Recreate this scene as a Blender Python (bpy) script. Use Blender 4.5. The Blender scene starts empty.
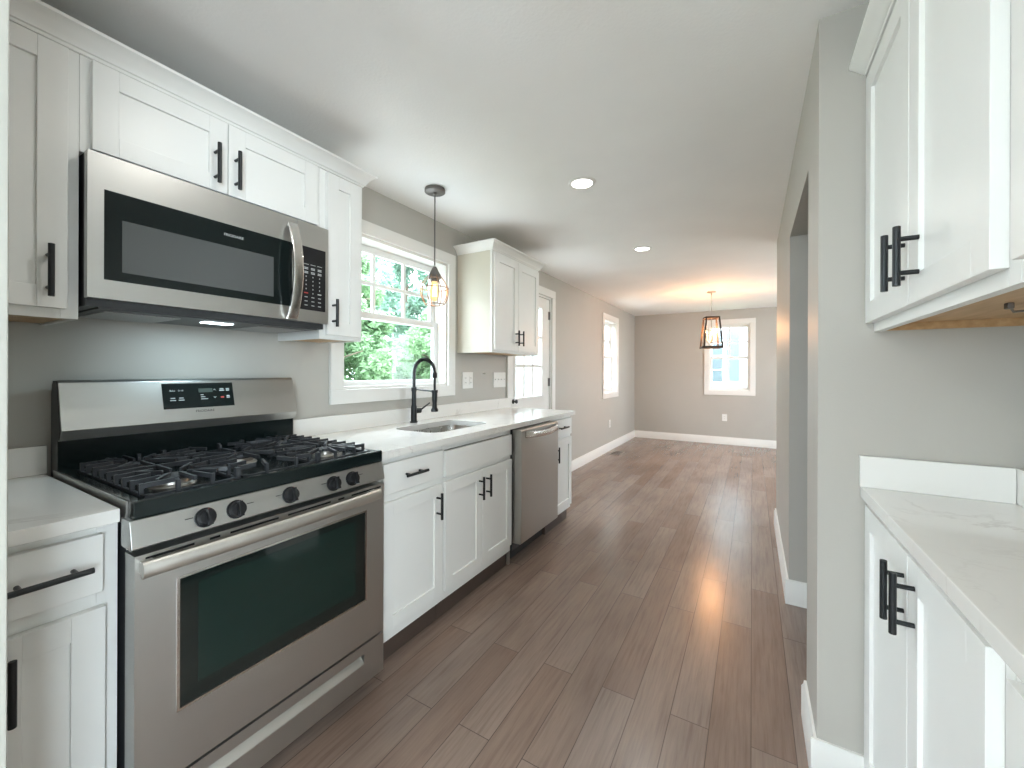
import bpy, bmesh, math, random
from mathutils import Vector, Matrix
PI = math.pi
random.seed(7)
sc = bpy.context.scene
COL = sc.collection

# ------------------------------------------------------------------ camera
CAM_Z = 1.2435
cam_d = bpy.data.cameras.new('camera'); cam = bpy.data.objects.new('camera', cam_d); COL.objects.link(cam)
cam_d.sensor_width = 36.0; cam_d.sensor_fit = 'HORIZONTAL'
cam_d.lens = 408.41 / 1024 * 36.0
cam_d.shift_y = -12.2 / 1024
cam_d.clip_start = 0.02
cam.matrix_world = Matrix.Translation((0, 0, CAM_Z)) @ Matrix.Rotation(0.5318, 4, 'Z') @ Matrix.Rotation(PI/2, 4, 'X') @ Matrix.Rotation(0.0035, 4, 'Z')
sc.camera = cam

# ------------------------------------------------------------------ sky, exposure
world = bpy.data.worlds.new('overcast_sky'); sc.world = world; world.use_nodes = True
bg = world.node_tree.nodes['Background']
SKY = 15.0; SKY_COL = (0.80, 0.90, 1.0)
bg.inputs[0].default_value = (*SKY_COL, 1); bg.inputs[1].default_value = SKY
sc.view_settings.view_transform = 'Standard'; sc.view_settings.look = 'None'
sc.view_settings.gamma = 1.0; sc.view_settings.use_curve_mapping = False
sc.view_settings.exposure = 0.46
CAN_POWER = 2.3          # watts of each recessed ceiling lamp
sc.cycles.max_bounces = 10; sc.cycles.diffuse_bounces = 6; sc.cycles.glossy_bounces = 4
sc.cycles.transparent_max_bounces = 16; sc.cycles.caustics_reflective = False; sc.cycles.caustics_refractive = False
sc.cycles.sample_clamp_indirect = 4.0; sc.cycles.use_guiding = True; sc.cycles.surface_guiding_probability = 0.6
sc.cycles.use_denoising = True; sc.cycles.denoising_prefilter = 'ACCURATE'; sc.cycles.use_adaptive_sampling = False

# daylight lamps added to fill the room, outside unseen windows behind the viewer and on the dining side (sky radiance x pane area)
def fill_daylight(name, loc, rot, sx, sy, k=1.0):
    d = bpy.data.lights.new(name, 'AREA'); d.shape = 'RECTANGLE'; d.size = sx; d.size_y = sy
    d.energy = 0.45 * k * SKY * math.pi * sx * sy; d.color = SKY_COL     # about half of each pane sees sky, the rest ground
    o = bpy.data.objects.new(name, d); o.location = loc; o.rotation_euler = rot; COL.objects.link(o)
fill_daylight('patio_fill_light', (-1.25, -3.36, 1.05), (PI/2, 0, 0), .98, 2.08, .7)
fill_daylight('side_fill_light', (2.36, -1.75, 1.15), (0, PI/2, 0), 1.88, 2.28)
fill_daylight('left_fill_light', (-2.115, -1.8, 1.45), (0, -PI/2, 0), 1.28, .98)
fill_daylight('dining_fill_light', (2.36, 5.9, 1.475), (0, PI/2, 0), 1.23, 1.58, .7)

# ------------------------------------------------------------------ materials
def mat(name, col, rough=0.5, metal=0.0, spec=0.5, coat=0.0):
    m = bpy.data.materials.new(name); m.use_nodes = True
    b = m.node_tree.nodes['Principled BSDF']
    b.inputs['Base Color'].default_value = (*col, 1); b.inputs['Roughness'].default_value = rough
    b.inputs['Metallic'].default_value = metal; b.inputs['Specular IOR Level'].default_value = spec
    b.inputs['Coat Weight'].default_value = coat
    return m
def N(m, t, **kw):
    n = m.node_tree.nodes.new(t)
    for k, v in kw.items():
        if hasattr(n, k): setattr(n, k, v)
        else: n.inputs[k].default_value = v
    return n
def LK(m, a, b): m.node_tree.links.new(a, b)
def BS(m): return m.node_tree.nodes['Principled BSDF']
def coords(m, scale=(1, 1, 1), rot=(0, 0, 0)):
    t = N(m, 'ShaderNodeTexCoord'); mp = N(m, 'ShaderNodeMapping')
    mp.inputs['Scale'].default_value = scale; mp.inputs['Rotation'].default_value = rot
    LK(m, t.outputs['Object'], mp.inputs['Vector']); return mp.outputs[0]
def ramp(m, fac, stops):
    r = N(m, 'ShaderNodeValToRGB')
    while len(r.color_ramp.elements) < len(stops): r.color_ramp.elements.new(0.5)
    for e, (p, c) in zip(r.color_ramp.elements, stops):
        e.position = p; e.color = (*c, 1)
    LK(m, fac, r.inputs[0]); return r.outputs[0]
def bump(m, h, strength, dist):
    b = N(m, 'ShaderNodeBump'); b.inputs['Strength'].default_value = strength; b.inputs['Distance'].default_value = dist
    LK(m, h, b.inputs['Height']); LK(m, b.outputs[0], BS(m).inputs['Normal'])
def textured(name, col, var, scale, rough, bump_s=0.0, bump_scale=200, stretch=(1, 1, 1), metal=0, coat=0, dist=0.001):
    m = mat(name, col, rough, metal, coat=coat)
    v = coords(m, stretch)
    n = N(m, 'ShaderNodeTexNoise'); n.inputs['Scale'].default_value = scale; n.inputs['Detail'].default_value = 4
    LK(m, v, n.inputs['Vector'])
    c2 = tuple(max(0, c*(1-var)) for c in col); c1 = tuple(min(1, c*(1+var)) for c in col)
    LK(m, ramp(m, n.outputs[0], [(0.3, c2), (0.7, c1)]), BS(m).inputs['Base Color'])
    if bump_s:
        n2 = N(m, 'ShaderNodeTexNoise'); n2.inputs['Scale'].default_value = bump_scale; n2.inputs['Detail'].default_value = 3
        LK(m, v, n2.inputs['Vector']); bump(m, n2.outputs[0], bump_s, dist)
    return m

M = {}
M['wall'] = textured('greige_wall_paint', (0.465, 0.445, 0.405), 0.015, 3, 0.5, 0.25, 160)
M['ceiling'] = textured('ceiling_paint', (0.90, 0.895, 0.88), 0.015, 3, 0.8, 0.35, 90, dist=0.002)
M['trim'] = mat('white_trim_paint', (0.80, 0.79, 0.76), 0.3)
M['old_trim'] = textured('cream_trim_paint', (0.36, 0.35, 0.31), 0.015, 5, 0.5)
M['cab'] = textured('white_cabinet_paint', (0.82, 0.82, 0.795), 0.01, 5, 0.33)
M['cab_warm_lit'] = textured('warm_lit_cabinet_paint', (0.64, 0.605, 0.515), 0.01, 5, 0.4)  # cabinet paint with the pendant's warm light mixed into the colour
M['vinyl'] = mat('white_window_vinyl', (0.82, 0.83, 0.82), 0.35)
M['black_metal'] = mat('oil_black_metal', (0.028, 0.030, 0.032), 0.36, 0.6)
M['black'] = mat('black_enamel', (0.006, 0.010, 0.010), 0.17, spec=0.32)
M['black_matte'] = mat('black_plastic', (0.010, 0.010, 0.011), 0.45, spec=0.3)
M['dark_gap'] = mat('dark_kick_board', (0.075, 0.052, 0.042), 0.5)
M['iron'] = textured('cast_iron', (0.028, 0.030, 0.034), 0.2, 60, 0.42, 0.3, 400)
M['dark_side'] = mat('charcoal_appliance_side', (0.05, 0.052, 0.054), 0.45, 0.2)
M['oven_glass'] = mat('dark_oven_glass', (0.006, 0.010, 0.009), 0.05, coat=0.3)
M['oven_glass_inner'] = mat('dark_green_oven_screen', (0.006, 0.017, 0.014), 0.08)
M['mw_screen'] = mat('grey_microwave_screen', (0.085, 0.09, 0.09), 0.1)
M['plate'] = mat('white_switch_plastic', (0.82, 0.81, 0.78), 0.35)
M['slot'] = mat('dark_slots', (0.12, 0.11, 0.10), 0.5)
M['label'] = mat('white_print', (0.50, 0.52, 0.52), 0.5)
M['label_dark'] = mat('dark_print', (0.02, 0.02, 0.02), 0.6)
M['red_print'] = mat('red_print', (0.5, 0.06, 0.05), 0.5)
M['lcd'] = mat('grey_lcd', (0.06, 0.08, 0.07), 0.3)
M['pewter'] = mat('pewter_metal', (0.16, 0.15, 0.14), 0.45, 0.6)
M['copper'] = mat('aged_copper_wire', (0.30, 0.19, 0.12), 0.4, 0.8)
M['bronze_wood'] = textured('bronzed_wood', (0.035, 0.021, 0.013), 0.25, 40, 0.5, stretch=(1, 1, 0.1))
M['nickel'] = mat('brushed_nickel', (0.42, 0.40, 0.37), 0.35, 0.9)
M['candle'] = mat('cream_candle_sleeve', (0.75, 0.68, 0.55), 0.5)
M['vent'] = mat('bronze_floor_vent', (0.36, 0.31, 0.27), 0.4, 0.5)
M['concrete'] = textured('pale_concrete', (0.66, 0.65, 0.63), 0.06, 4, 0.9)
M['grass'] = textured('lawn_grass', (0.20, 0.25, 0.15), 0.3, 20, 0.9)
M['bark'] = textured('tree_bark', (0.16, 0.12, 0.09), 0.3, 12, 0.9)
M['roof'] = textured('grey_roof_shingles', (0.22, 0.22, 0.23), 0.15, 30, 0.9)
M['shutter'] = mat('blue_shutter_paint', (0.08, 0.15, 0.19), 0.5)
M['glass_far'] = mat('neighbour_window_glass', (0.07, 0.09, 0.10), 0.25)
M['filter'] = textured('grease_filter_mesh', (0.35, 0.35, 0.35), 0.3, 300, 0.4, metal=0.7)

def mk_leaf(name, c1, c2):
    m = mat(name, c1, 0.55)
    oi = N(m, 'ShaderNodeTexNoise'); oi.inputs['Scale'].default_value = 2.2; oi.inputs['Detail'].default_value = 5
    LK(m, coords(m), oi.inputs['Vector'])
    col = ramp(m, oi.outputs[0], [(0.35, c1), (0.65, c2)])
    LK(m, col, BS(m).inputs['Base Color'])
    tr = N(m, 'ShaderNodeBsdfTranslucent'); LK(m, col, tr.inputs[0])
    mx = N(m, 'ShaderNodeMixShader'); mx.inputs[0].default_value = 0.45
    out = m.node_tree.nodes['Material Output']
    LK(m, BS(m).outputs[0], mx.inputs[1]); LK(m, tr.outputs[0], mx.inputs[2]); LK(m, mx.outputs[0], out.inputs[0])
    return m
M['leaf_bright'] = mk_leaf('bright_green_leaves', (0.14, 0.24, 0.115), (0.32, 0.47, 0.27))
M['leaf_cool'] = mk_leaf('cool_green_leaves', (0.16, 0.27, 0.20), (0.34, 0.47, 0.38))

def mk_siding():
    m = mat('white_lap_siding', (0.78, 0.79, 0.80), 0.6)
    w = N(m, 'ShaderNodeTexWave'); w.wave_type = 'BANDS'; w.bands_direction = 'Z'; w.wave_profile = 'SAW'
    w.inputs['Scale'].default_value = 1.6; LK(m, coords(m), w.inputs['Vector'])
    bump(m, w.outputs[1], 0.8, 0.02)
    LK(m, ramp(m, w.outputs[1], [(0.0, (0.20, 0.205, 0.21)), (0.12, (0.36, 0.365, 0.37))]), BS(m).inputs['Base Color'])
    return m
M['siding'] = mk_siding()

def mk_stainless(name, col, axis_stretch, rough=0.3):
    m = mat(name, col, rough, 1.0)
    v = coords(m, axis_stretch)
    n = N(m, 'ShaderNodeTexNoise'); n.inputs['Scale'].default_value = 12; n.inputs['Detail'].default_value = 6
    LK(m, v, n.inputs['Vector'])
    mr = N(m, 'ShaderNodeMapRange'); mr.inputs[1].default_value = 0.3; mr.inputs[2].default_value = 0.7
    mr.inputs[3].default_value = rough-0.03; mr.inputs[4].default_value = rough+0.05
    LK(m, n.outputs[0], mr.inputs[0]); LK(m, mr.outputs[0], BS(m).inputs['Roughness'])
    bump(m, n.outputs[0], 0.06, 0.0006)
    return m
M['steel'] = mk_stainless('brushed_stainless', (0.55, 0.545, 0.525), (6, 0.5, 60), 0.37)
M['steel_v'] = mk_stainless('brushed_stainless_vertical', (0.46, 0.445, 0.42), (60, 60, 0.6), 0.36)
M['satin'] = mk_stainless('satin_handle_steel', (0.62, 0.60, 0.56), (4, 4, 4), 0.42)
M['chrome'] = mk_stainless('polished_steel', (0.66, 0.64, 0.61), (4, 4, 4), 0.22)
M['sink'] = mk_stainless('satin_sink_steel', (0.55, 0.53, 0.50), (4, 4, 4), 0.28)

def mk_quartz():
    m = mat('white_quartz', (0.82, 0.81, 0.78), 0.13, coat=0.15)
    v = coords(m)
    n = N(m, 'ShaderNodeTexNoise'); n.inputs['Scale'].default_value = 2.6; n.inputs['Detail'].default_value = 7
    n.inputs['Roughness'].default_value = 0.6; n.inputs['Distortion'].default_value = 0.9; LK(m, v, n.inputs['Vector'])
    vein = ramp(m, n.outputs[0], [(0.485, (0, 0, 0)), (0.5, (1, 1, 1)), (0.515, (0, 0, 0))])
    n2 = N(m, 'ShaderNodeTexNoise'); n2.inputs['Scale'].default_value = 3.0; n2.inputs['Detail'].default_value = 2; LK(m, v, n2.inputs['Vector'])
    mul = N(m, 'ShaderNodeMath', operation='MULTIPLY'); LK(m, vein, mul.inputs[0])
    msk = ramp(m, n2.outputs[0], [(0.45, (0, 0, 0)), (0.65, (1, 1, 1))]); LK(m, msk, mul.inputs[1])
    mul2 = N(m, 'ShaderNodeMath', operation='MULTIPLY'); LK(m, mul.outputs[0], mul2.inputs[0]); mul2.inputs[1].default_value = 0.55
    mx = N(m, 'ShaderNodeMix', data_type='RGBA'); LK(m, mul2.outputs[0], mx.inputs[0])
    mx.inputs[6].default_value = (0.82, 0.81, 0.78, 1); mx.inputs[7].default_value = (0.50, 0.46, 0.44, 1)
    LK(m, mx.outputs[2], BS(m).inputs['Base Color']); return m
M['quartz'] = mk_quartz()

def mk_wood_bottom():
    m = mat('maple_cabinet_bottom', (0.50, 0.31, 0.15), 0.45)
    n = N(m, 'ShaderNodeTexNoise'); n.inputs['Scale'].default_value = 9; n.inputs['Detail'].default_value = 5
    LK(m, coords(m, (6, 0.6, 6)), n.inputs['Vector'])
    LK(m, ramp(m, n.outputs[0], [(0.3, (0.42, 0.25, 0.11)), (0.7, (0.58, 0.38, 0.20))]), BS(m).inputs['Base Color']); return m
M['maple'] = mk_wood_bottom()

def mk_floor():
    m = mat('dark_engineered_planks', (0.1, 0.07, 0.06), 0.3)
    v = coords(m, (1, 1, 1), (0, 0, PI/2))
    br = N(m, 'ShaderNodeTexBrick'); br.offset = 0.37; br.offset_frequency = 2; br.squash = 1.0
    br.inputs['Color1'].default_value = (0.0, 0.0, 0.0, 1); br.inputs['Color2'].default_value = (1, 1, 1, 1)
    br.inputs['Mortar'].default_value = (0.5, 0.5, 0.5, 1)
    br.inputs['Scale'].default_value = 1.0; br.inputs['Mortar Size'].default_value = 0.0016; br.inputs['Mortar Smooth'].default_value = 0.3
    br.inputs['Bias'].default_value = 0.0; br.inputs['Brick Width'].default_value = 1.15; br.inputs['Row Height'].default_value = 0.127
    LK(m, v, br.inputs['Vector'])
    vg = coords(m, (16, 0.8, 1))
    sep = N(m, 'ShaderNodeVectorMath', operation='MULTIPLY_ADD')
    LK(m, br.outputs[0], sep.inputs[0]); sep.inputs[1].default_value = (7, 5, 3); LK(m, vg, sep.inputs[2])
    g = N(m, 'ShaderNodeTexNoise'); g.inputs['Scale'].default_value = 4.5; g.inputs['Detail'].default_value = 5; g.inputs['Roughness'].default_value = 0.62
    LK(m, sep.outputs[0], g.inputs['Vector'])
    g2 = N(m, 'ShaderNodeTexNoise'); g2.inputs['Scale'].default_value = 13; g2.inputs['Detail'].default_value = 4; LK(m, sep.outputs[0], g2.inputs['Vector'])
    base = ramp(m, g.outputs[0], [(0.25, (0.200, 0.143, 0.115)), (0.5, (0.268, 0.200, 0.164)), (0.80, (0.295, 0.224, 0.187))])
    hsv = N(m, 'ShaderNodeHueSaturation'); LK(m, base, hsv.inputs['Color'])
    mr = N(m, 'ShaderNodeMapRange'); mr.inputs[3].default_value = 0.85; mr.inputs[4].default_value = 1.15
    LK(m, br.outputs[0], mr.inputs[0]); LK(m, mr.outputs[0], hsv.inputs['Value'])
    fine = ramp(m, g2.outputs[0], [(0.3, (0.90, 0.90, 0.90)), (0.75, (1.02, 1.02, 1.02))])
    mul = N(m, 'ShaderNodeMix', data_type='RGBA', blend_type='MULTIPLY'); mul.inputs[0].default_value = 1.0
    tint = ramp(m, br.outputs[0], [(0.0, (1.03, 0.95, 0.90)), (0.5, (1.0, 0.99, 0.98)), (1.0, (0.94, 0.97, 1.0))])
    n3 = N(m, 'ShaderNodeTexNoise'); n3.inputs['Scale'].default_value = 2.3; n3.inputs['Detail'].default_value = 3; LK(m, coords(m, (1.5, 0.6, 1)), n3.inputs['Vector'])
    mott = ramp(m, n3.outputs[0], [(0.35, (0.82, 0.81, 0.81)), (0.62, (1.07, 1.06, 1.05))])
    t1 = N(m, 'ShaderNodeMix', data_type='RGBA', blend_type='MULTIPLY'); t1.inputs[0].default_value = 1.0; LK(m, tint, t1.inputs[6]); LK(m, mott, t1.inputs[7])
    t2 = N(m, 'ShaderNodeMix', data_type='RGBA', blend_type='MULTIPLY'); t2.inputs[0].default_value = 1.0; LK(m, hsv.outputs[0], t2.inputs[6]); LK(m, t1.outputs[2], t2.inputs[7])
    LK(m, t2.outputs[2], mul.inputs[6]); LK(m, fine, mul.inputs[7])
    mx = N(m, 'ShaderNodeMix', data_type='RGBA'); LK(m, br.outputs[1], mx.inputs[0])
    LK(m, mul.outputs[2], mx.inputs[6]); mx.inputs[7].default_value = (0.095, 0.069, 0.056, 1)
    LK(m, mx.outputs[2], BS(m).inputs['Base Color'])
    rr = N(m, 'ShaderNodeMapRange'); rr.inputs[1].default_value = 0.3; rr.inputs[2].default_value = 0.7
    rr.inputs[3].default_value = 0.22; rr.inputs[4].default_value = 0.27
    LK(m, g.outputs[0], rr.inputs[0]); LK(m, rr.outputs[0], BS(m).inputs['Roughness'])
    h = N(m, 'ShaderNodeMath', operation='MULTIPLY_ADD'); LK(m, br.outputs[1], h.inputs[0]); h.inputs[1].default_value = -1.0
    w = N(m, 'ShaderNodeMath', operation='MULTIPLY'); LK(m, g.outputs[0], w.inputs[0]); w.inputs[1].default_value = 0.05
    LK(m, w.outputs[0], h.inputs[2]); bump(m, h.outputs[0], 0.32, 0.0022)
    return m
M['floor'] = mk_floor()

def mk_glass():
    m = bpy.data.materials.new('clear_window_glass'); m.use_nodes = True
    nt = m.node_tree; nt.nodes.remove(nt.nodes['Principled BSDF'])
    t = N(m, 'ShaderNodeBsdfTransparent'); t.inputs[0].default_value = (0.97, 0.99, 0.985, 1)
    g = N(m, 'ShaderNodeBsdfGlossy'); g.inputs['Roughness'].default_value = 0.02
    mx = N(m, 'ShaderNodeMixShader'); mx.inputs[0].default_value = 0.012
    LK(m, t.outputs[0], mx.inputs[1]); LK(m, g.outputs[0], mx.inputs[2]); LK(m, mx.outputs[0], nt.nodes['Material Output'].inputs[0])
    return m
M['glass'] = mk_glass()
def emis(name, col, s):
    m = mat(name, col, 0.4); b = BS(m); b.inputs['Emission Color'].default_value = (*col, 1); b.inputs['Emission Strength'].default_value = s
    m.cycles.emission_sampling = 'NONE'     # the lamp beside it does the lighting
    return m
M['can_lens'] = emis('lit_ceiling_lens', (1.0, 0.97, 0.92), 6)
M['filament'] = emis('glowing_filament', (1.0, 0.62, 0.25), 30)
def mk_amber():
    m = bpy.data.materials.new('lit_amber_bulb_glass'); m.use_nodes = True
    nt = m.node_tree; nt.nodes.remove(nt.nodes['Principled BSDF'])
    t = N(m, 'ShaderNodeBsdfTransparent'); t.inputs[0].default_value = (1.0, 0.90, 0.72, 1)
    e = N(m, 'ShaderNodeEmission'); e.inputs[0].default_value = (1.0, 0.72, 0.36, 1); e.inputs[1].default_value = 1.1
    mx = N(m, 'ShaderNodeMixShader'); mx.inputs[0].default_value = 0.5
    LK(m, t.outputs[0], mx.inputs[1]); LK(m, e.outputs[0], mx.inputs[2]); LK(m, mx.outputs[0], nt.nodes['Material Output'].inputs[0])
    return m
M['amber_bulb'] = mk_amber(); M['amber_bulb'].cycles.emission_sampling = 'NONE'
M['flame_bulb'] = emis('warm_candle_bulb', (1.0, 0.66, 0.36), 14)
M['hood_lamp'] = emis('cool_hood_lamp', (0.80, 0.95, 1.0), 5)

# ------------------------------------------------------------------ mesh helpers
class MB:
    """collects shapes in world coordinates, becomes ONE mesh object"""
    def __init__(s): s.bm = bmesh.new(); s.bev = False
    def box(s, x0, x1, y0, y1, z0, z1, bev=0.0, seg=2):
        r = bmesh.ops.create_cube(s.bm, size=1.0)
        mtx = Matrix.Translation(((x0+x1)/2, (y0+y1)/2, (z0+z1)/2)) @ Matrix.Diagonal((abs(x1-x0), abs(y1-y0), abs(z1-z0), 1))
        bmesh.ops.transform(s.bm, matrix=mtx, verts=r['verts'])
        if bev:
            s.bev = True
            es = list({e for v in r['verts'] for e in v.link_edges})
            bmesh.ops.bevel(s.bm, geom=es, offset=bev, segments=seg, affect='EDGES', profile=0.5, clamp_overlap=True)
        return s
    def prism(s, pts, axis, a, b, bev=0.0):
        """polygon pts (two coordinates) pushed along an axis from a to b"""
        def P(p, t):
            return {'X': (t, p[0], p[1]), 'Y': (p[0], t, p[1]), 'Z': (p[0], p[1], t)}[axis]
        v0 = [s.bm.verts.new(P(p, a)) for p in pts]; v1 = [s.bm.verts.new(P(p, b)) for p in pts]
        n = len(pts); fs = [s.bm.faces.new(v0), s.bm.faces.new(v1)]
        for i in range(n): fs.append(s.bm.faces.new((v0[i], v0[(i+1) % n], v1[(i+1) % n], v1[i])))
        bmesh.ops.recalc_face_normals(s.bm, faces=fs)
        if bev:
            s.bev = True
            es = list({e for f in fs for e in f.edges})
            bmesh.ops.bevel(s.bm, geom=es, offset=bev, segments=2, affect='EDGES', profile=0.5, clamp_overlap=True)
        return s
    def cyl(s, p, q, r, r2=None, seg=20, bev=0.0):
        p = Vector(p); q = Vector(q); d = q-p
        rot = d.to_track_quat('Z', 'Y').to_matrix().to_4x4()
        res = bmesh.ops.create_cone(s.bm, cap_ends=True, segments=seg, radius1=r, radius2=r if r2 is None else r2, depth=d.length)
        bmesh.ops.transform(s.bm, matrix=Matrix.Translation((p+q)/2) @ rot, verts=res['verts'])
        if bev:
            s.bev = True
            es = [e for e in {e for v in res['verts'] for e in v.link_edges} if any(len(f.verts) > 4 for f in e.link_faces)]
            bmesh.ops.bevel(s.bm, geom=es, offset=bev, segments=2, affect='EDGES', profile=0.5)
        return s
    def lathe(s, prof, c, seg=28, axis='Z'):
        rings = []
        for r, h in prof:
            ring = []
            for k in range(seg):
                a = 2*PI*k/seg; x, y = r*math.cos(a), r*math.sin(a)
                if axis == 'Z': p = (c[0]+x, c[1]+y, c[2]+h)
                else: p = (c[0]+h, c[1]+x, c[2]+y)
                ring.append(s.bm.verts.new(p))
            rings.append(ring)
        fs = []
        for A, B in zip(rings, rings[1:]):
            for k in range(seg): fs.append(s.bm.faces.new((A[k], A[(k+1) % seg], B[(k+1) % seg], B[k])))
        if prof[0][0] > 1e-4: fs.append(s.bm.faces.new(rings[0]))
        if prof[-1][0] > 1e-4: fs.append(s.bm.faces.new(rings[-1]))
        bmesh.ops.remove_doubles(s.bm, verts=[v for r in rings for v in r], dist=1e-6)
        bmesh.ops.recalc_face_normals(s.bm, faces=[f for f in fs if f.is_valid])
        return s
    def tube(s, path, r, seg=10, closed=False):
        pts = [Vector(p) for p in path]; n = len(pts); rings = []; up = None
        for i, p in enumerate(pts):
            if closed: t = pts[(i+1) % n]-pts[i-1]
            else: t = pts[min(i+1, n-1)]-pts[max(i-1, 0)]
            t.normalize()
            if up is None:
                up = t.orthogonal().normalized()
            up = (up-t*up.dot(t)).normalized(); sd = t.cross(up)
            rr = r[i] if isinstance(r, (list, tuple)) else r
            rings.append([s.bm.verts.new(p+up*rr*math.cos(2*PI*k/seg)+sd*rr*math.sin(2*PI*k/seg)) for k in range(seg)])
        fs = []
        for i in range(n if closed else n-1):
            A, B = rings[i], rings[(i+1) % n]
            for k in range(seg): fs.append(s.bm.faces.new((A[k], A[(k+1) % seg], B[(k+1) % seg], B[k])))
        if not closed: fs += [s.bm.faces.new(rings[0]), s.bm.faces.new(rings[-1])]
        bmesh.ops.recalc_face_normals(s.bm, faces=fs)
        return s
    def strip(s, path, side, hw, ht):
        """rectangular bar swept along path; side = unit width direction"""
        pts = [Vector(p) for p in path]; side = Vector(side); n = len(pts); rings = []
        for i, p in enumerate(pts):
            t = (pts[min(i+1, n-1)]-pts[max(i-1, 0)]).normalized(); nn = t.cross(side).normalized()
            rings.append([s.bm.verts.new(p+side*hw*a+nn*ht*b) for a, b in
                          ((-1, -.6), (-.75, -1), (.75, -1), (1, -.6), (1, .6), (.75, 1), (-.75, 1), (-1, .6))])
        fs = []
        for A, B in zip(rings, rings[1:]):
            for k in range(8): fs.append(s.bm.faces.new((A[k], A[(k+1) % 8], B[(k+1) % 8], B[k])))
        fs += [s.bm.faces.new(rings[0]), s.bm.faces.new(rings[-1])]
        bmesh.ops.recalc_face_normals(s.bm, faces=fs)
        return s
    def bar(s, p, q, w, h):
        """upright rectangular bar from p to q (p, q on its centre line)"""
        p = Vector(p); q = Vector(q); t = (q-p).normalized(); side = t.cross(Vector((0, 0, 1))).normalized()
        up = side.cross(t); vs = []
        for c in (p, q):
            vs.append([s.bm.verts.new(c+side*w/2*a+up*h/2*b) for a, b in ((-1, -1), (1, -1), (1, 1), (-1, 1))])
        fs = [s.bm.faces.new(vs[0]), s.bm.faces.new(vs[1])]
        for k in range(4): fs.append(s.bm.faces.new((vs[0][k], vs[0][(k+1) % 4], vs[1][(k+1) % 4], vs[1][k])))
        bmesh.ops.recalc_face_normals(s.bm, faces=fs)
        return s
    def wall(s, axis, a0, a1, u0, u1, z0, z1, holes):
        """wall slab between a0..a1 on axis, along u, with rectangular holes (u0,u1,z0,z1)"""
        us = sorted({u0, u1, *[h[0] for h in holes], *[h[1] for h in holes]})
        zs = sorted({z0, z1, *[h[2] for h in holes], *[h[3] for h in holes]})
        solid = lambda i, j: 0 <= i < len(us)-1 and 0 <= j < len(zs)-1 and not any(
            h[0]-1e-6 <= us[i] and us[i+1] <= h[1]+1e-6 and h[2]-1e-6 <= zs[j] and zs[j+1] <= h[3]+1e-6 for h in holes)
        P = (lambda a, u, z: (a, u, z)) if axis == 'X' else (lambda a, u, z: (u, a, z))
        cache = {}
        def V(a, u, z):
            k = (a, u, z)
            if k not in cache: cache[k] = s.bm.verts.new(P(*k))
            return cache[k]
        fs = []
        for i in range(len(us)-1):
            for j in range(len(zs)-1):
                if not solid(i, j): continue
                U0, U1, Z0, Z1 = us[i], us[i+1], zs[j], zs[j+1]
                for a in (a0, a1): fs.append(s.bm.faces.new((V(a, U0, Z0), V(a, U1, Z0), V(a, U1, Z1), V(a, U0, Z1))))
                for (ii, jj, c) in ((i-1, j, ((U0, Z0), (U0, Z1))), (i+1, j, ((U1, Z0), (U1, Z1))),
                                    (i, j-1, ((U0, Z0), (U1, Z0))), (i, j+1, ((U0, Z1), (U1, Z1)))):
                    if not solid(ii, jj):
                        fs.append(s.bm.faces.new((V(a0, *c[0]), V(a0, *c[1]), V(a1, *c[1]), V(a1, *c[0]))))
        bmesh.ops.recalc_face_normals(s.bm, faces=fs)
        return s
    def build(s, name, material, parent=None, smooth=35):
        me = bpy.data.meshes.new(name)
        lim = math.radians(smooth)
        for f in s.bm.faces: f.smooth = True
        for e in s.bm.edges:
            if len(e.link_faces) == 2: e.smooth = e.calc_face_angle(0) < lim
        o = bpy.data.objects.new(name, me); COL.objects.link(o)
        root = parent
        while root is not None and root.parent is not None: root = root.parent
        if root is not None:
            bmesh.ops.translate(s.bm, verts=s.bm.verts, vec=-Vector(root.location)); o.parent = parent
        s.bm.to_mesh(me); s.bm.free()
        me.materials.append(material)
        if s.bev:
            w = o.modifiers.new('weighted_normals', 'WEIGHTED_NORMAL'); w.weight = 100; w.keep_sharp = True
        return o

def thing(name, label, cat, loc=(0, 0, 0), group=None):
    o = bpy.data.objects.new(name, None); COL.objects.link(o); o.location = loc; o.empty_display_size = 0.1
    o['label'] = label; o['category'] = cat
    if group: o['group'] = group
    return o
def tag(o, label, cat, group=None):
    o['label'] = label; o['category'] = cat
    if group: o['group'] = group
    return o
def struct_empty(name, loc, label=None):
    o = bpy.data.objects.new(name, None); COL.objects.link(o); o.location = loc; o['kind'] = 'structure'
    if label: o['label'] = label
    return o
def struct(name, mb, m):
    o = mb.build(name, m); o['kind'] = 'structure'; return o
def dup(root, loc, label):
    r = root.copy(); COL.objects.link(r); r.location = loc; r['label'] = label
    for ch in list(root.children):
        c = ch.copy(); COL.objects.link(c); c.parent = r
        for g in list(ch.children):
            d = g.copy(); COL.objects.link(d); d.parent = c
    return r
def text(body, size, mtx, name, material, parent, align='CENTER', extrude=0.0004):
    cu = bpy.data.curves.new('t', 'FONT'); cu.body = body; cu.size = size; cu.extrude = extrude
    cu.align_x = align; cu.align_y = 'CENTER'
    to = bpy.data.objects.new('t', cu); COL.objects.link(to)
    dg = bpy.context.evaluated_depsgraph_get(); dg.update()
    me = bpy.data.meshes.new_from_object(to.evaluated_get(dg))
    bpy.data.objects.remove(to); bpy.data.curves.remove(cu)
    mb = MB(); mb.bm.from_mesh(me); bpy.data.meshes.remove(me)
    bmesh.ops.transform(mb.bm, matrix=mtx, verts=mb.bm.verts)
    return mb.build(name, material, parent)
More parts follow.
